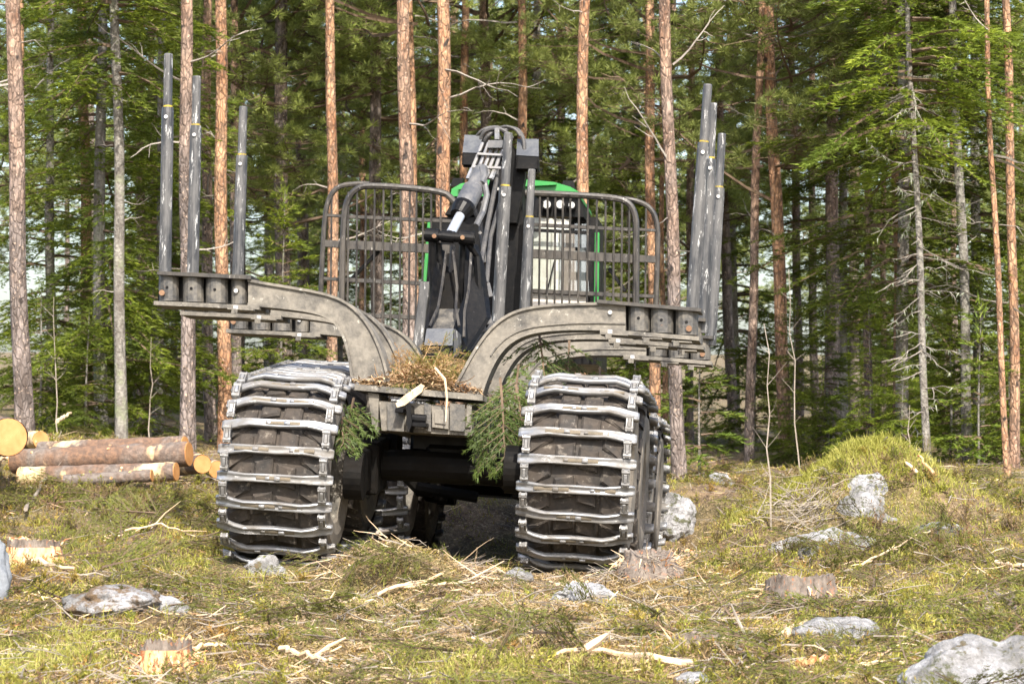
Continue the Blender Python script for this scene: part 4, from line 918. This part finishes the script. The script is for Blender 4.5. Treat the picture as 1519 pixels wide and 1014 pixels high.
# ------------------------------------------------------------------ rocks
def rock(cx, cy, sz, mat, seed, lab, sink=.35, rotz_=0, zoff=0):
    import bmesh
    bm = bmesh.new(); bmesh.ops.create_icosphere(bm, subdivisions=5 if sz[0] > .12 else 4, radius=1)
    for v in bm.verts:
        p = v.co * 1.3 + Vector((seed * 7.1, 0, 0)); n_ = noise.noise(p) * .34 + noise.noise(p * 2.7) * .13 + noise.noise(p * 7) * .06 + noise.noise(p * 18) * .025
        v.co = v.co * (1 + n_)
    for v in bm.verts: v.co = Vector((v.co.x * sz[0], v.co.y * sz[1], v.co.z * sz[2]))
    me = bpy.data.meshes.new('boulder'); bm.to_mesh(me); bm.free(); me.materials.append(M[mat]); me.polygons.foreach_set('use_smooth', [True] * len(me.polygons))
    o = link('boulder', me, None, (cx, cy, Gf(cx, cy) + sz[2] * (1 - 2 * sink) * .5 + zoff), (0, 0, rotz_)); tag(o, lab, 'rock'); return o
def R_at(px, py, w, h, mat, seed, lab, depthr=.8, sink=.35, zoff=0):
    p = GP(px, py); sx = w / F_PX * p[1] / 2; rock(p[0], p[1] + sx * depthr * .6, (sx, sx * depthr, h / F_PX * p[1]), mat, seed, lab, sink, 0, zoff)
def R_in(px, py, r3, mat, seed, lab, deep=.6):
    p = GP(px, py); rock(p[0], p[1] + r3[1] * deep, r3, mat, seed, lab, .5, 0, p[2] - r3[2] * .35 - Gf(p[0], p[1] + r3[1] * deep))
R_at(391, 850, 66, 24, 'rock', 1, 'small flat pale rock in front of the left track', .7, .62)
R_at(165, 912, 150, 28, 'soilrock', 2, 'low boulder half covered with brown soil near the bottom left', .9, .6)
R_at(232, 912, 90, 26, 'rock', 12, 'pale rock edge sticking out right of the soil-covered boulder', .6, .5)
R_at(-22, 895, 66, 66, 'greyrock', 3, 'smooth blue-grey boulder cut by the left edge of the photo', .9, .1)
R_at(1500, 1040, 290, 80, 'rock', 4, 'large whitish boulder in the bottom right corner', .8, .40)
R_at(1250, 950, 130, 26, 'rock', 5, 'flat white rock patch below the torn dark stump', .7, .45)
R_at(866, 890, 84, 20, 'rock', 6, 'flat grey-white rock below the right track', .7, .35)
R_at(768, 862, 44, 16, 'rock', 7, 'tiny pale rock at the left foot of the right track', .7, .35)
R_at(1004, 800, 60, 38, 'rock', 8, 'white rock beside the front track on the right', .9, .25)
R_in(1298, 768, (.36, .28, .36), 'rock', 9, 'steep lichened boulder face on the side of the grassy mound', .8)
R_in(1232, 818, (.40, .28, .24), 'rock', 10, 'pale lichened slab at the left foot of the grassy mound', .6)
R_in(1395, 805, (.28, .24, .2), 'rock', 11, 'grey rock right of the grassy mound', .6)
R_at(1030, 1018, 60, 14, 'rock', 13, 'small pale rock cut by the bottom edge of the photo', .8, .35)
R_at(1068, 716, 40, 12, 'rock', 14, 'little pale rock in the grass between tracks and forked pine', .8, .3)

# ------------------------------------------------------------------ logs
def log(a, c, r0, lab, ends=(1, 1), seed=0):
    a = Vector(a); c = Vector(c); k = 10; r = np.random.default_rng(seed); t = (c - a).normalized(); root = empty('log', a)
    pts = [a.lerp(c, i / (k - 1)) - a for i in range(k)]
    V = MB().mat(M['log']).tube([a.lerp(c, i / 39) - a for i in range(40)], [r0 * (1 + .03 * math.sin(i * .7) + r.uniform(-.02, .02)) for i in range(40)], 22, False); V.v = [tuple(Vector(v) + Vector(r.normal(0, r0 * .018, 3))) for v in V.v]; V.build('bark', root, True)
    for q, s in ((pts[0], -1), (pts[-1], 1)):
        MB().mat(M['cutend']).tube([-t * s * .02, t * s * .006], r0 * .965, 22).build('cut_end', root).location = q
    for j in range(5):
        p = pts[r.integers(1, k - 1)]; az = r.uniform(-2, .5); MB().mat(M['torn']).tube([p + Vector((0, 0, 0)), p + Vector((r.uniform(-.02, .02), -math.cos(az) * r0 * 1.04, math.sin(-az) * r0 * 1.04))], .014, 6).build('knot', root)
    tag(root, lab, 'log'); return root
def lp(px, py, d): return tuple(W(px, py, d))
log(lp(12, 648, 24.6), lp(-40, 640, 27.5), .165, 'large round orange log end facing the camera at the left edge')
log(lp(60, 652, 27.2), lp(22, 655, 27.6), .085, 'short orange log stub right beside the large round log end')
log(lp(280, 673, 26.2), lp(20, 684, 26.6), .112, 'long grey-pink log with dotted bark on top of the pile', seed=1)
log(lp(261, 699, 26.0), lp(30, 706, 26.35), .085, 'grey log lying in front of the long top log', seed=2)
log(lp(225, 705, 25.7), lp(95, 713, 25.8), .055, 'reddish barkless log lowest in the front of the pile', seed=3)
log(lp(300, 688, 26.9), lp(180, 700, 29.5), .088, 'log whose orange end pokes out right of the pile', seed=4)
log(lp(322, 696, 27.6), lp(250, 668, 30.5), .085, 'rearmost log of the pile, half hidden by the left track', seed=5)
log(lp(274, 660, 26.6), lp(60, 668, 27.1), .085, 'pale stripped log along the back of the pile', seed=6)

# ------------------------------------------------------------------ stumps
def stump(px, py, w, h, lab, mats=('stumpbark', 'torn'), seed=0, torn=.4, splinters=26):
    r = np.random.default_rng(seed + 900); p = GP(px, py); R0 = w / F_PX * p[1] / 2 * .82; H = h / F_PX * p[1]
    root = empty('tree_stump', (p[0], p[1] + R0 * .6, Gf(p[0], p[1] + R0 * .6) - .05)); n = 84; rings = 14; V = []
    ph = r.uniform(0, 6, 5); jag = np.convolve(np.tile(r.normal(0, 1, n), 3), [.3, .5, .3], 'same')[n:2 * n]
    for i in range(rings):
        f = i / (rings - 1)
        for j in range(n):
            a = 2 * math.pi * j / n; rt = 1 + .16 * math.sin(3 * a + ph[0]) + .10 * math.sin(7 * a + ph[1]) + .06 * math.sin(13 * a + ph[2])
            rr = R0 * (1 + (.75 * rt - .40) * (1 - f) ** 2.2) * (1 + .04 * math.sin(11 * a + ph[3]) + .05 * jag[j] + r.uniform(-.02, .02))
            top = H * (1 - torn * max(0, math.sin(a + ph[4])) * (.45 + .55 * abs(jag[j])))
            V.append((rr * math.cos(a), rr * math.sin(a), (f * top + .03 if i else -.22) + (jag[(j * 5) % n] * .07 * H if f == 1 else 0)))
    F = [(i * n + j, i * n + (j + 1) % n, (i + 1) * n + (j + 1) % n, (i + 1) * n + j) for i in range(rings - 1) for j in range(n)]
    b = MB(); b.mat(M[mats[0]]); b.add(V, F)
    for fi in range(len(b.f)):
        v0 = b.v[b.f[fi][0]]; a = math.atan2(v0[1], v0[0])
        if math.sin(a) + .25 * math.sin(5 * a + ph[0]) < -.25 and H * .08 < v0[2] < H * .85: b.mat(M[mats[1]]); b.m[fi] = b.cur
    b.build('stump_wood', root, True)
    top = V[-n:]; c = (0, 0, H * (1 - torn * .6)); b = MB().mat(M[mats[1]]); mid = [(x * .55, y * .55, c[2] + (z - c[2]) * .4 + r.uniform(-.02, .02)) for x, y, z in top]
    b.add(top + mid + [c], [(j, (j + 1) % n, n + (j + 1) % n, n + j) for j in range(n)] + [(n + j, n + (j + 1) % n, 2 * n) for j in range(n)]); b.build('torn_top', root, True)
    T = []
    for k in range(splinters):
        a = r.uniform(0, 6.283); z = r.uniform(0, H * .9); b0 = np.array([math.cos(a) * R0 * r.uniform(.7, 1.25), math.sin(a) * R0 * r.uniform(.7, 1.25), z]); d = unit(np.array([math.cos(a) * r.uniform(.1, 1), math.sin(a) * r.uniform(.1, 1), r.uniform(-.8, .5)]))
        T.append(stem_tris(np.array([b0, b0 + d * r.uniform(.03, .07), b0 + d * r.uniform(.07, .13) + r.normal(0, .015, 3)]), r.uniform(.003, .009), .001))
    sp_ = link('splinters', soup('splinters', [(np.concatenate(T[:splinters // 2]), M['peeled']), (np.concatenate(T[splinters // 2:]), M['torn'])]), root)
    sp_['kind'] = 'stuff'; tag(root, lab, 'tree stump')
stump(243, 1008, 92, 66, 'split stump with bright yellow-orange torn front at the bottom left', seed=21, torn=.55, splinters=90)
stump(48, 836, 92, 40, 'low stump with orange torn side near the left edge', seed=2, torn=.3)
stump(1190, 898, 120, 46, 'wide dark weathered stump with rusty torn side at the lower right', ('stumpbark', 'stumpbark'), seed=3, torn=.4, splinters=70)
stump(965, 852, 90, 28, 'crushed splintered stump at the foot of the right track', ('stumpbark', 'stumpbark'), seed=4, torn=.7, splinters=90)
stump(1026, 836, 44, 24, 'small stump with pinkish cut right of the crushed one', seed=5, torn=.3)
stump(478, 818, 100, 28, 'torn orange stump beside the inner edge of the left track', ('stumpbark', 'torn'), seed=6, torn=.5, splinters=70)
stump(1034, 962, 90, 24, 'grey heap of splintered root wood left of the flat white rock', ('stumpbark', 'stumpbark'), seed=7, torn=.7, splinters=90)
stump(768, 932, 50, 26, 'small dark rotten stump below the right track', ('stumpbark', 'stumpbark'), seed=8, torn=.5)

# ------------------------------------------------------------------ single sticks and branches on the ground
def stick(pts, r0, r1, mat, lab, lift=.02, forks=3, seed=0):
    r = np.random.default_rng(seed + 60); P = []
    for (px, py) in pts: q = GP(px, py); q[2] += lift; P.append(q)
    P = np.array(P)
    if len(P) == 2: P = np.array([P[0] + (P[1] - P[0]) * t for t in np.linspace(0, 1, 5)])
    t0 = np.linspace(0, 1, len(P)); t1 = np.linspace(0, 1, 11); P = np.stack([np.interp(t1, t0, P[:, k]) for k in range(3)], 1); P[1:-1] += r.normal(0, .008, (9, 3)); P[:, 2] = np.maximum(P[:, 2], G(P[:, 0], P[:, 1]) + .01)
    a = P[0].copy(); b = MB().mat(M[mat]); b.tube([tuple(p - a) for p in P], list(np.linspace(r0, r1, 11)), 7)
    for k in range(forks):
        i = r.integers(2, 9); d = unit(unit(P[i + 1] - P[i]) + r.normal(0, .6, 3) + [0, 0, .35]); L_ = r.uniform(.08, .28); b.tube([tuple(P[i] - a), tuple(P[i] - a + d * L_ * .5), tuple(P[i] - a + d * L_ + r.normal(0, .02, 3))], [r1 * 1.2, r1, r1 * .4], 5)
    tag(b.build('fallen_branch', None), lab, 'branch').location = a
stick([(560, 893), (600, 878), (650, 866), (700, 848), (722, 826)], .013, .005, 'peeled', 'curved orange branch rising towards the right below the gap between the tracks', .04, 2, 1)
stick([(598, 880), (680, 872), (764, 864)], .013, .006, 'peeled', 'straight orange branch ending at the tiny pale rock', .03, 2, 2)
stick([(790, 985), (850, 978), (915, 978), (975, 988), (1035, 994)], .010, .022, 'peeled', 'long pale peeled branch lying along the bottom middle', .03, 1, 3)
stick([(1165, 947), (1230, 925)], .030, .012, 'peeled', 'broken orange-white piece of wood on the flat white rock', .03, 0, 4)
stick([(1185, 993), (1240, 982)], .022, .014, 'torn', 'rusty orange chunk of branch at the bottom right', .03, 0, 5)
stick([(1250, 996), (1345, 992)], .014, .010, 'peeled', 'pale straight stick touching the large corner boulder', .02, 0, 6)
stick([(1508, 915), (1500, 884)], .020, .016, 'stumpbark', 'dark short upright stub at the right edge', .02, 2, 7)
stick([(822, 873), (872, 868)], .013, .010, 'peeled', 'short pale stick just below the right track', .02, 0, 8)
stick([(1118, 990), (1090, 965), (1118, 945)], .012, .008, 'greystick', 'short grey forked stick right of the splintered root heap', .03, 1, 9)
stick([(1360, 712), (1345, 698), (1420, 700)], .016, .010, 'peeled', 'pinkish broken branch at the feet of the right-hand trees', .05, 1, 10)
stick([(1385, 730), (1362, 700)], .014, .008, 'torn', 'rust-brown stick leaning up right of the mound top', .12, 0, 11)
stick([(1280, 860), (1345, 822), (1395, 800)], .008, .005, 'peeled', 'thin pale twig slanting up right of the lichened slab', .10, 2, 12)
stick([(38, 775), (62, 735), (100, 690)], .018, .006, 'greystick', 'bent brown broken sapling stem in front of the log pile', .10, 5, 13)
stick([(185, 805), (240, 795), (290, 812)], .008, .004, 'peeled', 'thin arched twig in the moss left of the left track', .08, 2, 14)
stick([(85, 668), (105, 655)], .02, .012, 'peeled', 'splintered slat of orange wood beside the log stub', .3, 0, 15)
stick([(0, 700), (38, 690)], .016, .012, 'peeled', 'bright stick in front of the large round log end', .12, 0, 16)
stick([(30, 835), (110, 850)], .022, .010, 'peeled', 'flat pale splinter lying below the low left stump', .03, 0, 17)
stick([(285, 975), (330, 966)], .014, .008, 'peeled', 'pale splinter lying right of the split bottom left stump', .03, 0, 18)
stick([(560, 810), (600, 800), (625, 790)], .012, .006, 'greystick', 'grey branch stuck in the slash ridge in front of the machine', .08, 3, 19)
stick([(1470, 848), (1519, 850)], .016, .014, 'peeled', 'pale straight pole lying at the right edge', .05, 0, 20)
stick([(470, 905), (560, 900)], .009, .005, 'peeled', 'thin straight twig in the middle of the chips', .03, 2, 21)
stick([(415, 975), (490, 990)], .016, .010, 'peeled', 'short stick among the moss at the bottom middle left', .04, 1, 22)

# ------------------------------------------------------------------ ground cover (stuff)
r = np.random.default_rng(77)
M['tan'] = leafm('tan_needles', (.36, .22, .10), (.66, .52, .32), (.44, .34, .15), .15, .8, 1.5)
def scatter(n, dmin=12.8, dmax=36, power=1.6, wide=1.25):
    u = r.uniform(0, 1, n); a, b_ = dmin ** (1 - power), dmax ** (1 - power); d = (a + u * (b_ - a)) ** (1 / (1 - power))
    x = r.uniform(-1, 1, n) * (.1766 * d * wide + .3); return x, d
def not_machine(x, y, inner=True):
    ca, sa = math.cos(rad(M_YAW)), math.sin(rad(M_YAW)); lx = (x - M_O[0]) * ca + (y - M_O[1]) * sa; ly = -(x - M_O[0]) * sa + (y - M_O[1]) * ca
    onwheel = (np.abs(np.abs(lx) - XW) < .46) & (ly > -.72) & (ly < 7.2)
    return ~onwheel
def dense(x, y): return fbm(x * 1.1 + 5, y * 1.1, 41, 4)
def bump_zone(x, y):        # where grass and moss grow thick (mounds and corners) rather than the driven-over strip
    lane = np.exp(-((x - (-.6 + .05 * (y - 20))) / 1.9) ** 2) * (y < 20)
    return 1 - .30 * lane
def blades(n, hmin, hmax, wid, mat, thr, curl=.5, dmax=36, power=1.6, cl=1, spread=.03, zone=True, seed=41, boost=None):
    x, y = scatter(n // cl, dmax=dmax, power=power)
    if boost is not None: bx, by = boost; x = np.concatenate([x, bx]); y = np.concatenate([y, by])
    f = fbm(x * .9 + seed, y * .9, seed, 4) * (bump_zone(x, y) if zone else 1)
    if boost is not None: f[-len(boost[0]):] += .4
    k = (f > thr + r.uniform(-.10, .10, len(x))) & not_machine(x, y)
    x, y = x[k], y[k]; hs = r.uniform(.55, 1, len(x)); x = np.repeat(x, cl) + r.normal(0, spread, len(x) * cl); y = np.repeat(y, cl) + r.normal(0, spread, len(y) * cl); hs = np.repeat(hs, cl)
    B = np.stack([x, y, G(x, y) - .01], 1); m_ = len(B); d = unit(np.stack([r.normal(0, curl, m_), r.normal(0, curl, m_), np.ones(m_)], 1)); sd_ = unit(np.cross(d, r.normal(0, 1, (m_, 3))))
    h = (r.uniform(hmin, hmax, m_) * hs)[:, None]; w = (wid * r.uniform(.6, 1.2, m_))[:, None]
    mid = B + d * h * .55; d2 = unit(d + np.stack([r.normal(0, .6, m_), r.normal(0, .6, m_), r.uniform(-.6, .1, m_)], 1)); tip = mid + d2 * h * .5
    return np.concatenate([np.stack([B - sd_ * w / 2, B + sd_ * w / 2, mid + sd_ * w * .4], 1), np.stack([B - sd_ * w / 2, mid + sd_ * w * .4, mid - sd_ * w * .4], 1), np.stack([mid - sd_ * w * .4, mid + sd_ * w * .4, tip], 1)]).reshape(3, m_, 3, 3).transpose(1, 0, 2, 3).reshape(-1, 3, 3)
def stuff(name, parts, lab=None):
    o = link(name, soup(name, parts)); o['kind'] = 'stuff'; return o
mx_ = r.normal(2.65, .5, 1100); my_ = r.normal(22.8, .4, 1100)
bl = np.concatenate([r.normal(-2.6, .35, 500), r.normal(-.05, .3, 160), r.normal(-1.9, .8, 300), r.normal(3.0, .6, 300)]); bly = np.concatenate([r.normal(14.9, .9, 500), r.normal(14.1, .3, 160), r.normal(20.6, .8, 300), r.normal(17.5, .9, 300)])
def weld(T, k): return T
stuff('tall_grass', [(blades(60000, .05, .14, .007, 'grass', .48, .35, 34, 1.6, 12, .05, seed=41, boost=(np.concatenate([mx_, bl]), np.concatenate([my_, bly]))), M['grass'])])
stuff('short_moss', [(blades(270000, .02, .065, .009, 'moss', .30, .7, 36, 1.7, 6, .05, seed=23), M['moss'])])
def litter(n, Lr, wr, mat, seed, thr=0., lift=.03, dmax=36, power=1.6, tilt=.25, box=False):
    x, y = scatter(n, dmax=dmax, power=power); k = (fbm(x * 1.3 + seed, y * 1.3, seed, 3) > thr + r.uniform(-.1, .1, n)) & not_machine(x, y); x, y = x[k], y[k]; m_ = len(x)
    B = np.stack([x, y, G(x, y) + r.uniform(.0, lift, m_)], 1); a = r.uniform(0, 6.283, m_); e = r.normal(0, tilt, m_); d = np.stack([np.cos(a) * np.cos(e), np.sin(a) * np.cos(e), np.sin(e)], 1); L_ = r.uniform(*Lr, m_)[:, None]; w = r.uniform(*wr, m_)[:, None]
    sd_ = unit(np.cross(d, unit(r.normal(0, .35, (m_, 3)) + [0, 0, 1]))); up = np.cross(sd_, d); A = B - d * L_ / 2; C = B + d * L_ / 2 + r.normal(0, .12, (m_, 3)) * L_
    if box == 'sliver':     # thin bent sliver: two faces
        mid = B + up * L_ * r.normal(0, .10, (m_, 1)); return np.stack([np.stack([A, mid + sd_ * w / 2, mid - sd_ * w / 2], 1), np.stack([mid + sd_ * w / 2, C, mid - sd_ * w / 2], 1)], 1).reshape(-1, 3, 3)
    if box:     # lens shaped solid chip
        mid = B + up * w * .3; lo = B - up * w * .1
        l_, r_ = B - sd_ * w / 2, B + sd_ * w / 2
        return np.stack([np.stack([A, r_, mid], 1), np.stack([r_, C, mid], 1), np.stack([C, l_, mid], 1), np.stack([l_, A, mid], 1)], 1).reshape(-1, 3, 3)
    ring = [sd_ * w / 2, (-sd_ * .5 + up * .87) * w / 2, (-sd_ * .5 - up * .87) * w / 2]; out = []
    Mi = (A + C) / 2 + up * L_ * r.normal(0, .06, (m_, 1)) + sd_ * L_ * r.normal(0, .06, (m_, 1))
    for P0, P1, t1 in ((A, Mi, 1.), (Mi, C, .5)):
        for q in range(3):
            q2 = (q + 1) % 3; s0 = 1.
            out.append(np.stack([P0 + ring[q], P0 + ring[q2], P1 + ring[q2] * t1], 1)); out.append(np.stack([P0 + ring[q], P1 + ring[q2] * t1, P1 + ring[q] * t1], 1))
    return np.stack(out, 1).reshape(-1, 3, 3)
stuff('dry_litter', [(litter(120000, (.02, .08), (.0035, .008), 0, 3, .0, box='sliver'), M['straw'])])
stuff('twigs', [(litter(6500, (.08, .36), (.004, .010), 0, 13, .35, .05), M['greystick']), (litter(2200, (.06, .26), (.004, .011), 0, 19, .42, .04), M['peeled'])])
def lane_litter(n):
    global scatter
    keep = scatter
    def sc2(n, dmin=12.8, dmax=20.0, power=1.2, wide=1.): 
        y = r.uniform(12.8, 20.5, n); return r.normal(-.35, 1.15, n), y
    scatter = sc2; T = litter(n, (.015, .07), (.004, .009), 0, 5, .0, box='sliver'); scatter = keep; return T
stuff('needle_litter', [(lane_litter(120000), M['tan'])])
stuff('wood_chips', [(litter(9000, (.02, .07), (.008, .022), 0, 31, .42, .03, box=True), M['chip'])])

# cut spruce boughs strewn over the clearing
BT = []
for k in range(5):
    rr = np.random.default_rng(k + 400); T, st_, lat = spruce_branch((.4, .55, .7, .5, .6)[k], rr, .12, 2, .02, .007, .03, .45); W_ = [stem_tris(st_, .009, .003)] + [stem_tris(q, .003, .0015) for q in lat]
    BT.append((T, np.concatenate(W_)))
def place_boughs(n, xs, ys, zl=.015, tilt=.14):
    A, Bw = [], []
    for i in range(n):
        T, S = BT[r.integers(0, 5)]; R_ = rotz(r.uniform(0, 6.283)) @ rotx(r.normal(0, .6)) @ roty(r.normal(-.1, tilt)); s = r.uniform(.5, 1.0); o = np.array([xs[i], ys[i], Gf(xs[i], ys[i]) + zl + r.uniform(0, .05)])
        A.append(T * s @ R_.T + o); Bw.append(S * s @ R_.T + o)
    return np.concatenate(A), np.concatenate(Bw)
def shrubs(n, xs, ys, hmin, hmax, leaves, mats):
    out = {m_: [] for m_ in mats}; st = []
    for i in range(n):
        x, y = xs[i], ys[i]; h = r.uniform(hmin, hmax); m_ = mats[r.integers(0, len(mats))]; q = int(leaves * r.uniform(.6, 1.3)); R_ = h * r.uniform(.6, 1.2)
        ns = max(4, q // 9); az = r.uniform(0, 6.283, ns); el = r.uniform(.35, 1.5, ns); D = np.stack([np.cos(az) * np.cos(el) * R_ / h, np.sin(az) * np.cos(el) * R_ / h, np.sin(el)], 1)
        c = np.array([x, y, Gf(x, y) - .01]); L_ = h * r.uniform(.5, 1.1, ns)
        for j in range(ns): st.append(stem_tris(np.array([c, c + D[j] * L_[j] * .5 + [0, 0, .01], c + D[j] * L_[j]]), .0022, .001))
        j = r.integers(0, ns, q); t = r.uniform(.25, 1.05, q)[:, None]; B = c + D[j] * L_[j][:, None] * t + r.normal(0, .006, (q, 3)); d = unit(D[j] + r.normal(0, .7, (q, 3))); out[m_].append(tris_from(B, d, unit(np.cross(d, r.normal(0, 1, d.shape))), r.uniform(.015, .04, q), np.full(q, .010)))
    return [(np.concatenate(v), M[k_]) for k_, v in out.items() if v] + [(np.concatenate(st), M['twigwood'])]
M['heather'] = leafm('brown_heather', (.16, .09, .045), (.30, .19, .10), (.20, .16, .05), .2, patch=2)
M['berry'] = leafm('low_green_shrub', (.12, .15, .020), (.42, .41, .06), (.26, .22, .04), .35, patch=2)
x, y = scatter(6000, dmin=13, dmax=33, power=1.3); side = np.abs(x - (-.6)) / (.13 * y); k = (fbm(x * .7 + 9, y * .7, 71, 3) * (.55 + .5 * np.clip(side, 0, 1)) > .40) & not_machine(x, y) & ~((y > 19.5) & (np.abs(x + .5) < 1.3)); x, y = x[k][:1500], y[k][:1500]
stuff('low_shrubs', shrubs(len(x), x, y, .05, .15, 90, ['berry', 'berry', 'heather', 'moss']))
x = np.concatenate([r.normal(-3.6, .8, 70), r.uniform(-4.6, -2.7, 60), r.normal(2.9, 1.0, 60), r.normal(3.5, .9, 50)]); y = np.concatenate([r.normal(24.2, .9, 70), r.uniform(25.0, 25.55, 60), r.normal(21.6, 1.0, 60), r.normal(26.5, 1.6, 50)])
stuff('tall_shrubs', shrubs(len(x), x, y, .12, .26, 170, ['berry', 'heather', 'sprig']))
x, y = scatter(900, dmin=13, dmax=34, power=1.3); k = (fbm(x * .8 + 3, y * .8, 57, 3) > .42) & not_machine(x, y); x, y = x[k][:420], y[k][:420]
x = np.concatenate([x, r.normal(-2.2, .7, 40), r.normal(2.9, .7, 40), r.normal(-.7, .4, 14)]); y = np.concatenate([y, r.normal(21.6, 1.2, 40), r.normal(20.8, .8, 40), r.normal(18.6, .2, 14)])
x = np.concatenate([x, r.uniform(-4.4, -2.9, 34)]); y = np.concatenate([y, r.uniform(24.0, 25.6, 34)]); k = not_machine(x, y) & ~((y > 20.2) & (np.abs(x + .5) < 1.3)); x, y = x[k], y[k]
T, S = place_boughs(len(x), x, y); stuff('cut_boughs', [(T, M['sprig']), (S, M['twigwood'])])

# brush pile on the left flank of the mound
def brush(cx, cy, n, L_, sx, sy, hz, mat, seed, main=0.):
    rr = np.random.default_rng(seed); T = []
    for i in range(n):
        x, y = cx + rr.normal(0, sx), cy + rr.normal(0, sy); a = main + rr.normal(0, .5); P = crooked(rr, rr.uniform(*L_), rr.normal(.15, .25), 6, .05) @ rotz(a + rr.choice([0, math.pi])).T + [x, y, Gf(x, y) + rr.uniform(.01, hz)]; P[:, 2] = np.maximum(P[:, 2], G(P[:, 0], P[:, 1]) + .01); T.append(stem_tris(P, rr.uniform(.002, .006), .001))
    return np.concatenate(T)
p = GP(1188, 768); stuff('brushwood', [(brush(p[0], p[1], 130, (.12, .42), .13, .15, .10, 'greystick', 3, .5), M['greystick']), (brush(-.75, 18.75, 34, (.10, .32), .4, .2, .06, 'peeled', 4, .2), M['peeled']), (brush(GP(950, 850)[0], GP(950, 850)[1], 90, (.08, .25), .14, .10, .08, 'peeled', 5, .7), M['greystick'])])

# ------------------------------------------------------------------ slash lying on and hanging from the machine
def m_bough(px, py, yl, L_, az, pitch, lab, seed, wid=.009):
    rr = np.random.default_rng(seed); T, st_, lat = spruce_branch(L_, rr, .25, 3, .02, wid, .022, .5); root = empty('spruce_branch', tuple(to_world(L(px, py, yl))), (0, rad(pitch), rad(az)))
    link('needles', soup('needles', [(T, M['hang'])]), root); link('stem', soup('stem', [(np.concatenate([stem_tris(st_, .011, .004)] + [stem_tris(q, .0035, .0015) for q in lat]), M['twigwood'])]), root); tag(root, lab, 'branch')
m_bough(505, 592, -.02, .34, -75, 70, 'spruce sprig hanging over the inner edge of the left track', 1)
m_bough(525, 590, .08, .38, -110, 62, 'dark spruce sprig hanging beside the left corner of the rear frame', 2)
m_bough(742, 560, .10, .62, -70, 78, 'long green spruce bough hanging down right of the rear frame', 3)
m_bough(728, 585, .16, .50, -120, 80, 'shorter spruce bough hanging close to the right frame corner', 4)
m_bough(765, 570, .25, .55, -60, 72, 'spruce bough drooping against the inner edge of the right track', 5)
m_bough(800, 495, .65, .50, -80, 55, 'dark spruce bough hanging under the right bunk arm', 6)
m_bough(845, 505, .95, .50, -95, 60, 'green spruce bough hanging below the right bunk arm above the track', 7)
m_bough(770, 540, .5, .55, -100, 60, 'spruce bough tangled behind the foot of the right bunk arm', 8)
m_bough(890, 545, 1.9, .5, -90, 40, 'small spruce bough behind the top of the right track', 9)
M['rustwood'] = worn('rusty_brown_twigs', (.20, .11, .05), (.42, .29, .16), .85, 0, 9)
M['browned'] = leafm('browned_needles', (.20, .10, .035), (.42, .25, .10), (.28, .19, .05), .25, patch=3)
rr = np.random.default_rng(88); A, Bw, Ch = [], [], []
deck = L(622, 580, .4)
for i in range(70):
    T, S = BT[rr.integers(0, 5)]; s = rr.uniform(.3, .55); R_ = rotz(rr.uniform(0, 6.28)) @ rotx(rr.normal(0, .8)) @ roty(rr.normal(-.2, .5)); o = to_world(deck + Vector((rr.normal(.02, .14), rr.uniform(-.15, .9), .0))); o[2] += .02 + rr.uniform(0, .17); A.append(T * s @ R_.T + o); Bw.append(S * s @ R_.T + o)
for i in range(60):
    lx = rr.uniform(-.42, .44); o = to_world(deck + Vector((lx, rr.uniform(-.22, .5), .0))); o[2] += rr.uniform(.02, .06 + .16 * math.exp(-(lx / .25) ** 2)); P = crooked(rr, rr.uniform(.06, .22), rr.normal(0, .3), 5, .07) @ rotz(rr.uniform(0, 6.28)).T + o; Bw.append(stem_tris(P, .006, .002))
n = 3200; lx = rr.uniform(-.46, .46, n); ly = rr.uniform(-.25, .35, n); B = np.stack([lx, ly, np.zeros(n)], 1) + np.array(deck); B = B @ _R.T + _O; B[:, 2] += rr.uniform(0, .035 + .15 * np.exp(-(lx / .28) ** 2), n) 
d = unit(rr.normal(0, 1, (n, 3)) * [1, 1, .4]); Ch = tris_from(B, d, unit(np.cross(d, rr.normal(0, .3, d.shape) + [0, 0, 1])), rr.uniform(.02, .06, n), rr.uniform(.008, .022, n))
stuff('slash_on_deck', [(np.concatenate([a_ for i_, a_ in enumerate(A) if i_ % 3]), M['sprig']), (np.concatenate(A[::3]), M['browned']), (np.concatenate(Bw), M['rustwood']), (Ch, M['chip'])])
# mound of packed litter under the slash
hx = np.linspace(-.34, .34, 22); hy = np.linspace(-.12, 1.3, 26); HX, HY = np.meshgrid(hx, hy); HZ = .13 * np.exp(-(HX / .24) ** 2) * np.clip((HY + .12) * 6, 0, 1) + (fbm(HX * 9, HY * 9, 2) - .5) * .06
Vp = (np.stack([HX, HY, HZ], -1).reshape(-1, 3) + np.array(deck)) @ _R.T + _O; I2 = np.arange(22 * 26).reshape(26, 22); Q2 = np.stack([I2[:-1, :-1], I2[:-1, 1:], I2[1:, 1:], I2[1:, :-1]], -1).reshape(-1, 4)
o = link('packed_litter', raw_mesh('packed_litter', Vp, Q2, [M['ground']], smooth=True)); o['kind'] = 'stuff'
b = MB().mat(M['peeled']); b.prism([tuple(to_world(L(a, c, .12))) for a, c in ((587, 598), (600, 586), (622, 571), (628, 574), (626, 581), (600, 601), (589, 604))], (.01, .04, .01)); o = b.build('wood_slab'); tag(o, 'flat splinter of pale wood lying on the slash at the rear deck', 'wood piece')
b = MB().mat(M['peeled']); b.tube([tuple(to_world(L(a, c, .05))) for a, c in ((645, 545), (660, 562), (663, 590), (661, 625))], [.009, .009, .008, .005], 6); tag(b.build('dangling_twig'), 'pale bent twig dangling over the rear deck edge by the cover plate', 'twig')
